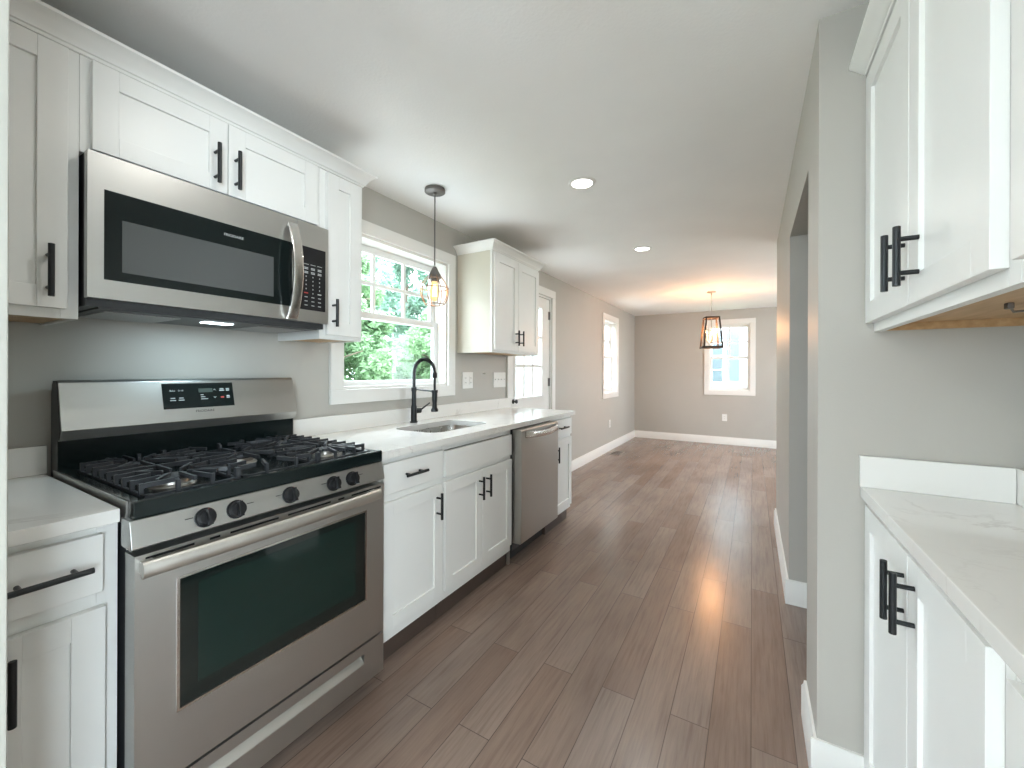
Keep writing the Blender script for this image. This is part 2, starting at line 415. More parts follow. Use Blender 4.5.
def face_plus_x(x, y, z, tilt=0.0):
    """text frame: reads along +Y, up +Z, faces +X; tilt leans the top back"""
    R = Matrix(((0, 0, 1, 0), (1, 0, 0, 0), (0, 1, 0, 0), (0, 0, 0, 1)))
    return Matrix.Translation((x, y, z)) @ Matrix.Rotation(-tilt, 4, 'Y') @ R

# ------------------------------------------------------------------ the room
WX = -1.953; H = 2.324; YF = 7.975; YB = -3.2; XR = 0.173; YS = 1.55; RW = 0.596; XD = 2.2
TH = 0.14
struct('floor', MB().box(WX-TH, XD+TH, YB-TH, YF+TH, -0.08, 0.0), M['floor'])
struct('ceiling', MB().box(WX-TH, XD+TH, YB-TH, YF+TH, H, H+0.1), M['ceiling'])
WIN1 = (1.465, 2.365, 1.142, 2.040); DOOR = (3.275, 4.180, 0.0, 2.070); WIN2 = (6.070, 6.740, 0.915, 2.065)
WIN3 = (-0.655, -0.030, 0.930, 2.085)
FILL_PATIO = (-1.75, -0.75, 0.0, 2.1); FILL_WIN5 = (5.1, 6.7, 0.85, 2.1); FILL_WIN6 = (-2.3, -1.3, 0.8, 2.1); FILL_WIN7 = (-2.9, -0.6, 0.2, 2.1)  # unseen openings, added to bring more light into the room
struct('wall_left', MB().wall('X', WX-TH, WX, YB-TH, YF+TH, 0, H, [WIN1, DOOR, WIN2, FILL_WIN6]), M['wall'])
struct('wall_far', MB().wall('Y', YF, YF+TH, WX, XD, 0, H, [WIN3]), M['wall'])
struct('wall_back', MB().wall('Y', YB-TH, YB, WX, XD, 0, H, [FILL_PATIO]), M['wall'])
struct('wall_right', MB().box(RW, RW+0.12, -0.25, YS, 0, H), M['wall'])
struct('wall_kitchen_near', MB().box(RW+0.12, XD, -0.25, -0.13, 0, H), M['wall'])
struct('wall_stub', MB().box(XR, XD, YS, 1.8185, 0, H), M['wall'])
struct('wall_hall', MB().wall('X', XR, XR+0.13, 1.8185, 4.0, 0, H, [(1.8185, 2.663, 0, 1.978)]), M['wall'])
struct('wall_dining_near', MB().box(XR+0.13, XD, 3.87, 4.0, 0, H), M['wall'])
struct('wall_dining_right', MB().wall('X', XD, XD+TH, YB-TH, YF+TH, 0, H, [FILL_WIN5, FILL_WIN7]), M['wall'])
# painted edge of the wall return / tall panel at the photo's far left
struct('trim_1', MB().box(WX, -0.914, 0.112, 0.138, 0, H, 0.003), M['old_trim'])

BH = 0.128
def bb_x(name, x, d, y0, y1):       # baseboard on a wall whose face is X = x, sticking out d
    p = [(x, 0), (x+d*0.016, 0), (x+d*0.016, BH-0.022), (x+d*0.010, BH-0.012), (x+d*0.008, BH), (x, BH)]
    struct(name, MB().prism(p, 'Y', y0, y1), M['trim'])
def bb_y(name, y, d, x0, x1):
    p = [(y, 0), (y+d*0.016, 0), (y+d*0.016, BH-0.022), (y+d*0.010, BH-0.012), (y+d*0.008, BH), (y, BH)]
    struct(name, MB().prism(p, 'X', x0, x1), M['trim'])
bb_x('baseboard_left', WX, 1, 4.268, YF)
bb_y('baseboard_far', YF, -1, WX+0.016, XD)
bb_y('baseboard_stub', YS, -1, XR-0.016, 0.303)
bb_x('baseboard_stub_side', XR, -1, YS, 1.8185)
bb_x('baseboard_hall', XR, -1, 2.663, 4.0)
bb_y('baseboard_jamb', 2.663, -1, XR-0.016, XR+0.13)

# --- windows -------------------------------------------------------
def casing_ring(mb, fx, u0, u1, z0, z1, w, put):
    """four casing boards around an opening; put(u0,u1,z0,z1) adds a board"""
    put(mb, u0-w, u1+w, z1, z1+w); put(mb, u0-w, u1+w, z0-w, z0)
    put(mb, u0-w, u0, z0, z1); put(mb, u1, u1+w, z0, z1)
def window(name, axis, face, inward, op, cw, cols_top, rows_top, depth=0.075, label=None, cmat=None, s=0.042, low=0.055):
    """double hung window in a wall. axis = wall normal, inward = +1/-1 direction of the room"""
    u0, u1, z0, z1 = op
    loc = (face, (u0+u1)/2, z0) if axis == 'X' else ((u0+u1)/2, face, z0)
    root = struct_empty(name, loc, label)
    def B(mb, d0, d1, a, b, c, e, bev=0.0):       # d measured into the room (negative = into the wall)
        p, q = sorted((face+inward*d0, face+inward*d1))
        if axis == 'X': mb.box(p, q, a, b, c, e, bev)
        else: mb.box(a, b, p, q, c, e, bev)
    m = MB(); casing_ring(m, face, u0, u1, z0, z1, cw, lambda mb, a, b, c, e: B(mb, 0.0, 0.02, a, b, c, e, 0.003))
    m.build('casing', cmat or M['trim'], root)
    t = 0.016; D = -TH
    m = MB(); B(m, D, 0.0, u0, u0+t, z0, z1); B(m, D, 0.0, u1-t, u1, z0, z1); B(m, D, 0.0, u0+t, u1-t, z1-t, z1); B(m, D, 0.0, u0+t, u1-t, z0, z0+t)
    m.build('jamb', cmat or M['trim'], root)
    a, b, c, e = u0+t, u1-t, z0+t, z1-t; mid = (c+e)/2-0.005
    def sash(nm, d0, d1, c0, c1, cols, rows, low, top):
        mb = MB(); B(mb, d0, d1, a, a+s, c0, c1, 0.003); B(mb, d0, d1, b-s, b, c0, c1, 0.003)
        B(mb, d0, d1, a+s, b-s, c0, c0+low, 0.003); B(mb, d0, d1, a+s, b-s, c1-top, c1, 0.003)
        so = mb.build(nm, M['vinyl'], root)
        mb = MB(); dm = (d0+d1)/2; B(mb, dm-0.003, dm+0.003, a+s-0.004, b-s+0.004, c0+low-0.004, c1-top+0.004); mb.build('pane', M['glass'], so)
        if cols > 1 or rows > 1:
            mb = MB()
            for k in range(1, cols):
                u = a+s+(b-a-2*s)*k/cols; B(mb, dm-0.008, dm+0.010, u-0.011, u+0.011, c0+low, c1-top)
            for k in range(1, rows):
                z = c0+low+(c1-top-c0-low)*k/rows; B(mb, dm-0.0075, dm+0.0095, a+s, b-s, z-0.011, z+0.011)
            mb.build('muntin_grid', M['vinyl'], so)
    sash('lower_sash', -depth-0.03, -depth, c, mid+0.02, 1, 1, low, 0.04)
    sash('upper_sash', -depth-0.062, -depth-0.032, mid-0.02, e, cols_top, rows_top, 0.04, 0.045)
    return root
window('window_1', 'X', WX, 1, WIN1, 0.078, 3, 2, label='double hung window over the kitchen sink', low=0.03)
window('window_2', 'X', WX, 1, WIN2, 0.078, 2, 2, depth=0.07, label='narrow double hung window on the left dining wall')
window('window_3', 'Y', YF, -1, WIN3, 0.078, 2, 2, depth=0.045, label='double hung window on the far dining wall', s=0.03, low=0.04)
window('fill_window_5', 'X', XD, -1, FILL_WIN5, 0.08, 3, 2)  # unseen window added to light the dining area

window('fill_window_6', 'X', WX, 1, FILL_WIN6, 0.08, 4, 2)  # unseen window added to light the right side
window('fill_window_7', 'X', XD, -1, FILL_WIN7, 0.08, 4, 2)  # unseen window added to light the left cabinet fronts
# unseen patio door added behind the viewer to let in fill light
root = struct_empty('fill_window_4', (-1.25, YB, 0))
m = MB()
for a, b, c, e in ((FILL_PATIO[0]-.08, FILL_PATIO[1]+.08, 2.1, 2.18), (FILL_PATIO[0]-.08, FILL_PATIO[0], 0, 2.1), (FILL_PATIO[1], FILL_PATIO[1]+.08, 0, 2.1)): m.box(a, b, YB, YB+0.02, c, e, 0.003)
m.build('casing', M['trim'], root)
m = MB(); mx = (FILL_PATIO[0]+FILL_PATIO[1])/2
for a, b in ((FILL_PATIO[0], FILL_PATIO[0]+.07), (mx-.045, mx+.045), (FILL_PATIO[1]-.07, FILL_PATIO[1])): m.box(a, b, YB-0.09, YB-0.04, 0.0, 2.1, 0.003)
for c, e in ((0.0, 0.1), (2.02, 2.1)):
    m.box(FILL_PATIO[0]+.07, mx-.045, YB-0.09, YB-0.04, c, e, 0.003); m.box(mx+.045, FILL_PATIO[1]-.07, YB-0.09, YB-0.04, c, e, 0.003)
m.build('frame', M['vinyl'], root)
for a, b in ((FILL_PATIO[0]+.066, mx-.041), (mx+.041, FILL_PATIO[1]-.066)): MB().box(a, b, YB-0.068, YB-0.062, 0.096, 2.024).build('pane', M['glass'], root)

# --- exterior door -------------------------------------------------
root = struct_empty('door_1', (WX, 3.70, 0), 'white half glass exterior door with nine lites')
m = MB(); cw = 0.085; cl_ = 0.062
m.box(WX, WX+0.02, DOOR[0]-cl_, DOOR[1]+cw, DOOR[3], DOOR[3]+cw, 0.003)
m.box(WX, WX+0.02, DOOR[0]-cl_, DOOR[0], 0, DOOR[3], 0.003); m.box(WX, WX+0.02, DOOR[1], DOOR[1]+cw, 0, DOOR[3], 0.003)
m.build('casing', M['trim'], root)
m = MB(); m.box(WX-TH, WX, DOOR[0], DOOR[0]+.02, 0, DOOR[3]); m.box(WX-TH, WX, DOOR[1]-.02, DOOR[1], 0, DOOR[3]); m.box(WX-TH, WX, DOOR[0]+.02, DOOR[1]-.02, DOOR[3]-.02, DOOR[3])
m.build('jamb', M['trim'], root)
dx0, dx1 = WX-0.055, WX-0.012; d0, d1, dz1 = DOOR[0]+.023, DOOR[1]-.023, DOOR[3]-.023
g0, g1, gz0, gz1 = d0+0.10, 3.965, 0.99, 1.93
m = MB(); m.wall('X', dx0, dx1, d0, d1, 0.012, dz1, [(g0, g1, gz0, gz1)])
for a, b in ((d0+.12, (d0+d1)/2-.04), ((d0+d1)/2+.04, d1-.12)): m.box(dx1-0.001, dx1+0.006, a, b, 0.2, 0.82, 0.006)
leaf = m.build('door_leaf', M['trim'], root)
m = MB(); f = 0.026
m.box(dx1-0.003, dx1+0.008, g0-f, g1+f, gz1, gz1+f, 0.003); m.box(dx1-0.003, dx1+0.008, g0-f, g1+f, gz0-f, gz0, 0.003)
m.box(dx1-0.003, dx1+0.008, g0-f, g0, gz0, gz1, 0.003); m.box(dx1-0.003, dx1+0.008, g1, g1+f, gz0, gz1, 0.003)
m.build('lite_frame', M['trim'], leaf)
m = MB(); 
for k in (1, 2):
    u = g0+(g1-g0)*k/3; m.box(dx0+.012, dx1-.006, u-.016, u+.016, gz0, gz1)
    z = gz0+(gz1-gz0)*k/3; m.box(dx0+.0125, dx1-.0065, g0, g1, z-.014, z+.014)
m.build('muntin_grid', M['trim'], leaf)
MB().box(dx0+.018, dx0+.024, g0-.003, g1+.003, gz0-.003, gz1+.003).build('pane', M['glass'], leaf)
for z in (0.22, 1.13, 1.87):
    MB().cyl((dx1+.004, d1+.004, z-.045), (dx1+.004, d1+.004, z+.045), .008, seg=10).box(dx1-.004, dx1+.002, d1-.03, d1+.002, z-.045, z+.045).build('hinge', M['pewter'], leaf)
MB().lathe([(.022, 0), (.022, .005), (.009, .008), (.008, .022), (.015, .027), (.019, .036), (.016, .044), (0, .047)], (dx1, d0+.065, 0.96), axis='X').build('knob', M['black_metal'], leaf)

# ------------------------------------------------------------------ outside
struct('lawn', MB().box(-40, 40, YF+TH, 45, -0.35, -0.3), M['grass'])
struct('bounce_ground_side', MB().box(-5.2, WX-TH, -30, YF+TH, -0.35, -0.3), M['concrete'])  # pale ground added to bounce sky light up onto the ceiling
struct('lawn_side', MB().box(-40, -5.2, -30, YF+TH, -0.35, -0.3), M['grass'])
struct('sky_block_wall', MB().box(-9.0, -8.4, -14, 2.8, -0.3, 5.2), M['siding'])  # unseen wall added to hold sky light back from the left windows
struct('sky_block_eave', MB().box(WX-TH-0.45, WX-TH, YB-TH, YF+TH, 2.50, 2.66), M['trim'])  # unseen overhang added to cut high sky light through the left windows
struct('patio', MB().box(WX-TH, 40, -30, YB-TH, -0.2, -0.12), M['concrete'])
struct('path_side', MB().box(XD+TH, 40, YB-TH, YF+TH, -0.2, -0.12), M['concrete'])

def tree(label, x, y, h, crown, n, leafmat, size=0.11, base=0.25):
    root = thing('tree', label, 'tree', (x, y, -0.3), 'trees outside the windows')
    m = MB(); m.tube([(x, y, -0.3), (x+.05, y-.03, h*.25), (x-.04, y+.05, h*.5), (x+.03, y, h*.85)], [.11, .09, .07, .03], 10)
    for k in range(7):
        a = k*2.4; z = h*(.25+.09*k); l = crown*(.85-.06*k)
        m.tube([(x, y, z), (x+math.cos(a)*l*.5, y+math.sin(a)*l*.5, z+l*.25), (x+math.cos(a)*l, y+math.sin(a)*l, z+l*.35)], [.028, .018, .008], 6)
    m.build('trunk', M['bark'], root)
    rnd = random.Random(int(x*100+y*10)); vs = []; fs = []
    clumps = []
    for k in range(95):
        while True:
            p = Vector((rnd.uniform(-1, 1), rnd.uniform(-1, 1), rnd.uniform(-1, 1)))
            if p.length < 1: break
        clumps.append((Vector((x, y, h*(base+.75)*.5+.1)) + Vector((p.x*crown, p.y*crown, p.z*h*(.75-base)*.62)), rnd.uniform(.25, .5)*crown*.52))
    for k in range(n):
        c, r = rnd.choice(clumps)
        d = Vector((rnd.gauss(0, 1), rnd.gauss(0, 1), rnd.gauss(0, .8))).normalized()*r*rnd.uniform(.3, 1)**.5
        p = c+d; a = Vector((rnd.gauss(0, 1), rnd.gauss(0, 1), rnd.gauss(0, .6))).normalized(); b = a.orthogonal().normalized()
        b = (b*math.cos(k)+a.cross(b)*math.sin(k)); s = size*rnd.uniform(.6, 1.25); i = len(vs)
        bend = a.cross(b)*s*.18
        vs += [p-a*s, p+b*s*.42+bend, p+a*s, p-b*s*.42+bend]; fs.append((i, i+1, i+2, i+3))
    me = bpy.data.meshes.new('foliage'); me.from_pydata([tuple(v-Vector(root.location)) for v in vs], [], fs); me.materials.append(leafmat)
    o = bpy.data.objects.new('foliage', me); COL.objects.link(o); o.parent = root
    return root
tree('bright green leafy tree filling the left of the sink window', -7.4, 5.0, 4.6, 1.55, 46000, M['leaf_bright'], size=.070, base=0.0)
tree('cool green airy tree at the right of the sink window', -9.6, 9.6, 6.8, 2.1, 44000, M['leaf_cool'], size=.080, base=0.05)
tree('low bright green bushy tree behind the kitchen faucet', -6.5, 7.7, 3.1, 1.25, 34000, M['leaf_bright'], size=.064, base=0.0)

# neighbour's house beyond the far window
hx0, hx1, hy = -8.2, 4.5, 12.0
root = thing('neighbour_house', 'white sided neighbouring house with blue shutters outside far window', 'house', (-1.85, 14.5, -0.3))
MB().box(hx0, hx1, hy, hy+5, -0.3, 4.2).build('wall', M['siding'], root)
MB().prism([(hy-.4, 4.15), (hy+5.4, 4.15), (hy+2.5, 6.2)], 'X', hx0-.3, hx1+.3).build('roof', M['roof'], root)
for wx in (-1.02, 1.6):
    m = MB(); m.box(wx-.44, wx+.44, hy-.04, hy, 0.93, 2.42, .005); fr = m.build('window_frame', M['trim'], root)
    m = MB(); m.box(wx-.36, wx+.36, hy-.035, hy-.005, 1.0, 1.62); m.box(wx-.36, wx+.36, hy-.035, hy-.005, 1.70, 2.34)
    for v in m.bm.verts: v.co.y -= 0.012
    m.build('pane', M['glass_far'], fr)
    m = MB(); m.box(wx-.012, wx+.012, hy-.06, hy-.04, 1.0, 2.34); m.box(wx-.36, wx+.36, hy-.059, hy-.039, 1.30, 1.325); m.box(wx-.36, wx+.36, hy-.059, hy-.039, 2.0, 2.025)
    m.build('muntin_grid', M['trim'], fr)
    for sx in (wx+.445, wx-.445-.285):
        m = MB(); m.box(sx, sx+.285, hy-.03, hy, 1.03, 2.34, .004)
        for k in range(14): m.box(sx+.03, sx+.255, hy-.038, hy-.028, 1.10+k*.085, 1.15+k*.085)
        m.build('shutter', M['shutter'], root)

# ------------------------------------------------------------------ cabinets
def handle_v(parent, xd, side, y, z0, z1):
    """vertical bar pull on a door face X = xd"""
    xb = xd+side*0.033
    m = MB(); m.cyl((xb, y, z0), (xb, y, z1), .0065, seg=14, bev=.001)
    for z in (z0+.026, z1-.026): m.cyl((xd, y, z), (xb, y, z), .0048, seg=12)
    m.build('handle', M['black_metal'], parent)
def handle_h(parent, xd, side, y0, y1, z):
    xb = xd+side*0.033
    m = MB(); m.cyl((xb, y0, z), (xb, y1, z), .0065, seg=14, bev=.001)
    for y in (y0+.026, y1-.026): m.cyl((xd, y, z), (xb, y, z), .0048, seg=12)
    m.build('handle', M['black_metal'], parent)
DT = 0.02
def door(parent, xf, side, y0, y1, z0, z1, st=0.057, name='door'):
    """shaker door; front face at X = xf, facing side"""
    m = MB(); xb = xf-side*DT; xp = xf-side*0.009
    lo, hi = sorted((xb, xf))
    m.box(lo, hi, y0, y0+st, z0, z1, .0018); m.box(lo, hi, y1-st, y1, z0, z1, .0018)
    m.box(lo, hi, y0+st-.0005, y1-st+.0005, z1-st, z1, .0018); m.box(lo, hi, y0+st-.0005, y1-st+.0005, z0, z0+st, .0018)
    p, q = sorted((xb+side*.002, xp)); m.box(p, q, y0+st-.003, y1-st+.003, z0+st-.003, z1-st+.003)
    return m.build(name, M['cab'], parent)
def slab(parent, xf, side, y0, y1, z0, z1, name='drawer'):
    lo, hi = sorted((xf-side*DT, xf)); return MB().box(lo, hi, y0, y1, z0, z1, .003).build(name, M['cab'], parent)
def frame(parent, xp, side, y0, y1, z0, z1, sl, sr, bot, top, mids=(), stiles=()):
    """face frame with openings; xp = front plane of the frame"""
    lo, hi = sorted((xp-side*.019, xp)); m = MB()
    m.box(lo, hi, y0, y0+sl, z0, z1, .0012); m.box(lo, hi, y1-sr, y1, z0, z1, .0012)
    m.box(lo, hi, y0+sl, y1-sr, z0, z0+bot); m.box(lo, hi, y0+sl, y1-sr, z1-top, z1)
    for a, b in mids: m.box(lo, hi, y0+sl, y1-sr, a, b)
    for a, b in stiles: m.box(lo, hi, a, b, z0+bot, z1-top)
    return m.build('face_frame', M['cab'], parent)
def carcass(parent, xb, xf, side, y0, y1, z0, z1, bottom_mat=None, lift=0.022, smat=None, top=True, skirt=False):
    """open box behind the face frame"""
    x0, x1 = sorted((xb, xf-side*.019)); t = .014; m = MB()
    zb = z0+lift if skirt else z0
    m.box(x0, x1, y0+.001, y0+t, zb, z1); m.box(x0, x1, y1-t, y1-.001, zb, z1)
    if top: m.box(x0, x1, y0+t, y1-t, z1-t, z1)
    bk = (x0, x0+.008) if side > 0 else (x1-.008, x1)
    m.box(bk[0], bk[1], y0+t, y1-t, z0+lift, z1-t)
    c = m.build('carcass', smat or M['cab'], parent)
    m = MB().box(x0, x1, y0+t, y1-t, z0+lift, z0+lift+.012)
    if skirt: m.box(x0, x1, y0+.001, y0+t, z0+.002, z0+lift); m.box(x0, x1, y1-t, y1-.001, z0+.002, z0+lift)
    m.build('bottom_panel', bottom_mat or M['cab'], parent)
    return c

# --- left base run: frame plane -1.33, door plane -1.31, worktop edge -1.303
FX, DX = -1.330, -1.310
BZ0, BZ1 = 0.103, 0.881
BASE_GRP = 'white base cabinets'; UP_GRP = 'white wall cabinets'
def base_cab(label, y0, y1, loc=None):
    r = thing('base_cabinet', label, 'cabinet', (-1.64, (y0+y1)/2, 0), BASE_GRP)
    carcass(r, WX+.003, FX, 1, y0, y1, BZ0, BZ1, top=not 'sink' in label[:12])
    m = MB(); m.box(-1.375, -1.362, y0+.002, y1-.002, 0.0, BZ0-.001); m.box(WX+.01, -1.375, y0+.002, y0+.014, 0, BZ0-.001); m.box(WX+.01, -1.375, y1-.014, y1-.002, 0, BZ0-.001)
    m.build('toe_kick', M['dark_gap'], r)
    return r
r = base_cab('narrow white base cabinet left of the range, one drawer over one door', 0.142, 0.371)
frame(r, FX, 1, .142, .371, BZ0, BZ1, .032, .038, .05, .03, [(.685, .745)])
d = slab(r, DX, 1, .160, .341, .725, .861); handle_h(d, DX, 1, .183, .317, .793)
d = door(r, DX, 1, .160, .345, .150, .690); handle_v(d, DX, 1, .199, .525, .659)
r = base_cab('white base cabinet between range and sink cabinet, drawer over single door', 1.145, 1.5715)
frame(r, FX, 1, 1.145, 1.5715, BZ0, BZ1, .045, .02, .05, .03, [(.68, .735)])
d = slab(r, DX, 1, 1.184, 1.560, .725, .857); handle_h(d, DX, 1, 1.287, 1.420, .793)
d = door(r, DX, 1, 1.184, 1.560, .150, .692); handle_v(d, DX, 1, 1.516, .534, .660)
r = base_cab('white sink base cabinet with blank panel over a pair of doors', 1.572, 2.243)
frame(r, FX, 1, 1.572, 2.243, BZ0, BZ1, .02, .02, .05, .03, [(.68, .735)])
slab(r, DX, 1, 1.583, 2.229, .717, .847, 'blank_panel')
d = door(r, DX, 1, 1.583, 1.9055, .150, .692); handle_v(d, DX, 1, 1.871, .534, .660)
d = door(r, DX, 1, 1.9090, 2.231, .150, .692); handle_v(d, DX, 1, 1.942, .534, .660)
r = base_cab('narrow white base cabinet right of the dishwasher at worktop end', 2.815, 3.240)
frame(r, FX, 1, 2.815, 3.240, BZ0, BZ1, .02, .03, .05, .03, [(.68, .735)])
d = slab(r, DX, 1, 2.825, 3.222, .727, .865); handle_h(d, DX, 1, 2.935, 3.085, .800)
d = door(r, DX, 1, 2.825, 3.222, .138, .705); handle_v(d, DX, 1, 2.895, .540, .662)

# --- worktops
WT0, WT1 = 0.8815, 0.914
CE = -1.300
r = thing('worktop', 'short white veined quartz worktop left of the range', 'worktop', (-1.63, .256, WT0))
MB().box(WX+.002, CE, .141, .367, WT0, WT1, .0025).build('slab', M['quartz'], r)
MB().box(WX+.002, WX+.021, .141, .3705, WT1, 1.004, .002).build('backsplash', M['quartz'], r)

def rrect(x0, x1, y0, y1, r, n=8):
    out = []
    for cx, cy, a0 in ((x1-r, y1-r, 0), (x0+r, y1-r, PI/2), (x0+r, y0+r, PI), (x1-r, y0+r, 3*PI/2)):
        for k in range(n+1):
            a = a0+PI/2*k/n; out.append((cx+r*math.cos(a), cy+r*math.sin(a)))
    return out
SK = (-1.785, -1.450, 1.665, 2.200, .075)
r = thing('worktop', 'long white quartz worktop with the undermount sink cut into it', 'worktop', (-1.63, 2.2, WT0))
m = MB(); bm = m.bm
outer = [(WX+.002, 1.147), (CE, 1.147), (CE, 3.277), (WX+.002, 3.277)]; inner = rrect(*SK[:4], SK[4])
es = []
for loop in (outer, inner):
    vs = [bm.verts.new((p[0], p[1], WT1)) for p in loop]
    es += [bm.edges.new((vs[i], vs[(i+1) % len(vs)])) for i in range(len(vs))]
res = bmesh.ops.triangle_fill(bm, use_beauty=True, edges=es)
fs = [f for f in bm.faces]
ex = bmesh.ops.extrude_face_region(bm, geom=fs)
bmesh.ops.translate(bm, verts=[v for v in ex['geom'] if isinstance(v, bmesh.types.BMVert)], vec=(0, 0, WT0-WT1))
bmesh.ops.recalc_face_normals(bm, faces=bm.faces)
m.build('slab', M['quartz'], r)
MB().box(WX+.002, WX+.021, 1.147, 3.277, WT1, 1.004, .002).build('backsplash', M['quartz'], r)

# --- sink
r = thing('sink', 'stainless undermount single bowl sink below the window', 'sink', (-1.61, 1.94, .68))
m = MB(); bm = m.bm; rings = []
for z, ins, rad in ((.8805, -.012, .085), (.8805, 0.0, .075), (.72, .008, .07), (.695, .018, .065), (.684, .045, .05)):
    rings.append([bm.verts.new((p[0], p[1], z)) for p in rrect(SK[0]+ins, SK[1]-ins, SK[2]+ins, SK[3]-ins, rad)])
for A, B in zip(rings, rings[1:]):
    n = len(A)
    for i in range(n): bm.faces.new((A[i], A[(i+1) % n], B[(i+1) % n], B[i]))
bm.faces.new(rings[-1]); bmesh.ops.recalc_face_normals(bm, faces=bm.faces)
for f in bm.faces: f.normal_flip()
b = m.build('basin', M['sink'], r)
MB().lathe([(0, 0), (.02, 0), (.035, .002), (.043, .004), (.045, .001)], (-1.61, 1.94, .684)).build('drain', M['chrome'], b)

# --- faucet: spring neck pull-down
fx, fy = -1.885, 1.955
r = thing('faucet', 'black spring neck pull-down faucet behind the sink', 'faucet', (fx, fy, WT1))
MB().lathe([(.025, 0), (.025, .006), (.019, .010), (.019, .10), (.015, .115), (.014, .20), (.017, .203), (.017, .225), (.013, .23)], (fx, fy, WT1)).build('body', M['black_metal'], r)
arc = []; R_ = .082; zt = WT1+.325
for k in range(8): arc.append(Vector((fx, fy, WT1+.225+(zt-WT1-.225)*k/8)))
for k in range(25): a = PI-PI*k/24*1.0; arc.append(Vector((fx+R_+R_*math.cos(a), fy+.012*k/24, zt+R_*math.sin(a))))
hx = fx+2*R_; hy_ = fy+.012
hose = arc+[Vector((hx, hy_, zt-.06)), Vector((hx, hy_, WT1+.205))]
MB().tube(hose, .0075, 10).build('hose', M['black_metal'], r)
def helix(path, rad, turns, per=10):
    L = [0]
    for a, b in zip(path, path[1:]): L.append(L[-1]+(b-a).length)
    out = []; n = turns*per
    for k in range(n+1):
        s = L[-1]*k/n; i = max(j for j in range(len(L)) if L[j] <= s+1e-9); i = min(i, len(path)-2)
        t = (s-L[i])/(L[i+1]-L[i]); p = path[i].lerp(path[i+1], t); T = (path[i+1]-path[i]).normalized()
        u = Vector((0, 1, 0)); v = T.cross(u).normalized(); a = 2*PI*k/per
        out.append(p+(u*math.cos(a)+v*math.sin(a))*rad)
    return out
MB().tube(helix(arc, .0105, 48), .0022, 6).build('spring', M['black_metal'], r)
MB().lathe([(.012, 0), (.015, .005), (.015, .03), (.010, .036)], (arc[-1].x, arc[-1].y, arc[-1].z-.036)).build('spring_collar', M['black_metal'], r)
MB().lathe([(.022, 0), (.023, .012), (.016, .024), (.014, .05), (.017, .075), (.017, .12), (.011, .135)], (hx, hy_, WT1+.078)).build('spray_head', M['black_metal'], r)
MB().tube([(fx, fy, WT1+.214), (hx-.018, hy_, WT1+.206)], .005, 10).lathe([(.020, -.008), (.020, .008)], (hx, hy_, WT1+.205)).build('support_arm', M['black_metal'], r)
MB().cyl((fx, fy+.015, WT1+.075), (fx+.012, fy+.05, WT1+.075), .017, seg=16, bev=.002).tube([(fx+.012, fy+.048, WT1+.078), (fx+.06, fy+.085, WT1+.125)], [.006, .0045], 8).build('lever', M['black_metal'], r)

# --- left wall cabinets: frame plane -1.632, door plane -1.612
UX, UD = -1.632, -1.612
def wall_cab(label, y0, y1, z0, z1, smat=None):
    r = thing('wall_cabinet', label, 'cabinet', (-1.79, (y0+y1)/2, z0), UP_GRP)
    carcass(r, WX+.003, UX, 1, y0, y1, z0, z1, M['maple'], .006, smat=smat)
    return r
r = wall_cab('tall white wall cabinet left of the microwave, single door', .142, .371, 1.386, 2.132)
frame(r, UX, 1, .142, .371, 1.386, 2.132, .03, .035, .035, .03)
d = door(r, UD, 1, .158, .346, 1.411, 2.123); handle_v(d, UD, 1, .309, 1.437, 1.575)
r = wall_cab('wide short white wall cabinet with two doors above the microwave', .3715, 1.111, 1.860, 2.132)
frame(r, UX, 1, .3715, 1.111, 1.860, 2.132, .03, .03, .02, .03)
d = door(r, UD, 1, .393, .739, 1.871, 2.124); handle_v(d, UD, 1, .699, 1.891, 2.028)
d = door(r, UD, 1, .742, 1.089, 1.871, 2.124); handle_v(d, UD, 1, .764, 1.891, 2.028)
r = wall_cab('narrow tall white wall cabinet between microwave and sink window', 1.1115, 1.335, 1.386, 2.132)
frame(r, UX, 1, 1.1115, 1.335, 1.386, 2.132, .034, .034, .035, .03)
d = door(r, UD, 1, 1.137, 1.312, 1.405, 2.122); handle_v(d, UD, 1, 1.163, 1.440, 1.562)
r = wall_cab('white two door wall cabinet between sink window and exterior door', 2.485, 3.225, 1.386, 2.132, M['cab_warm_lit'])
frame(r, UX, 1, 2.485, 3.225, 1.386, 2.132, .03, .03, .035, .03)
d = door(r, UD, 1, 2.498, 2.835, 1.405, 2.113); handle_v(d, UD, 1, 2.795, 1.448, 1.568)
d = door(r, UD, 1, 2.839, 3.200, 1.405, 2.113); handle_v(d, UD, 1, 2.868, 1.448, 1.568)

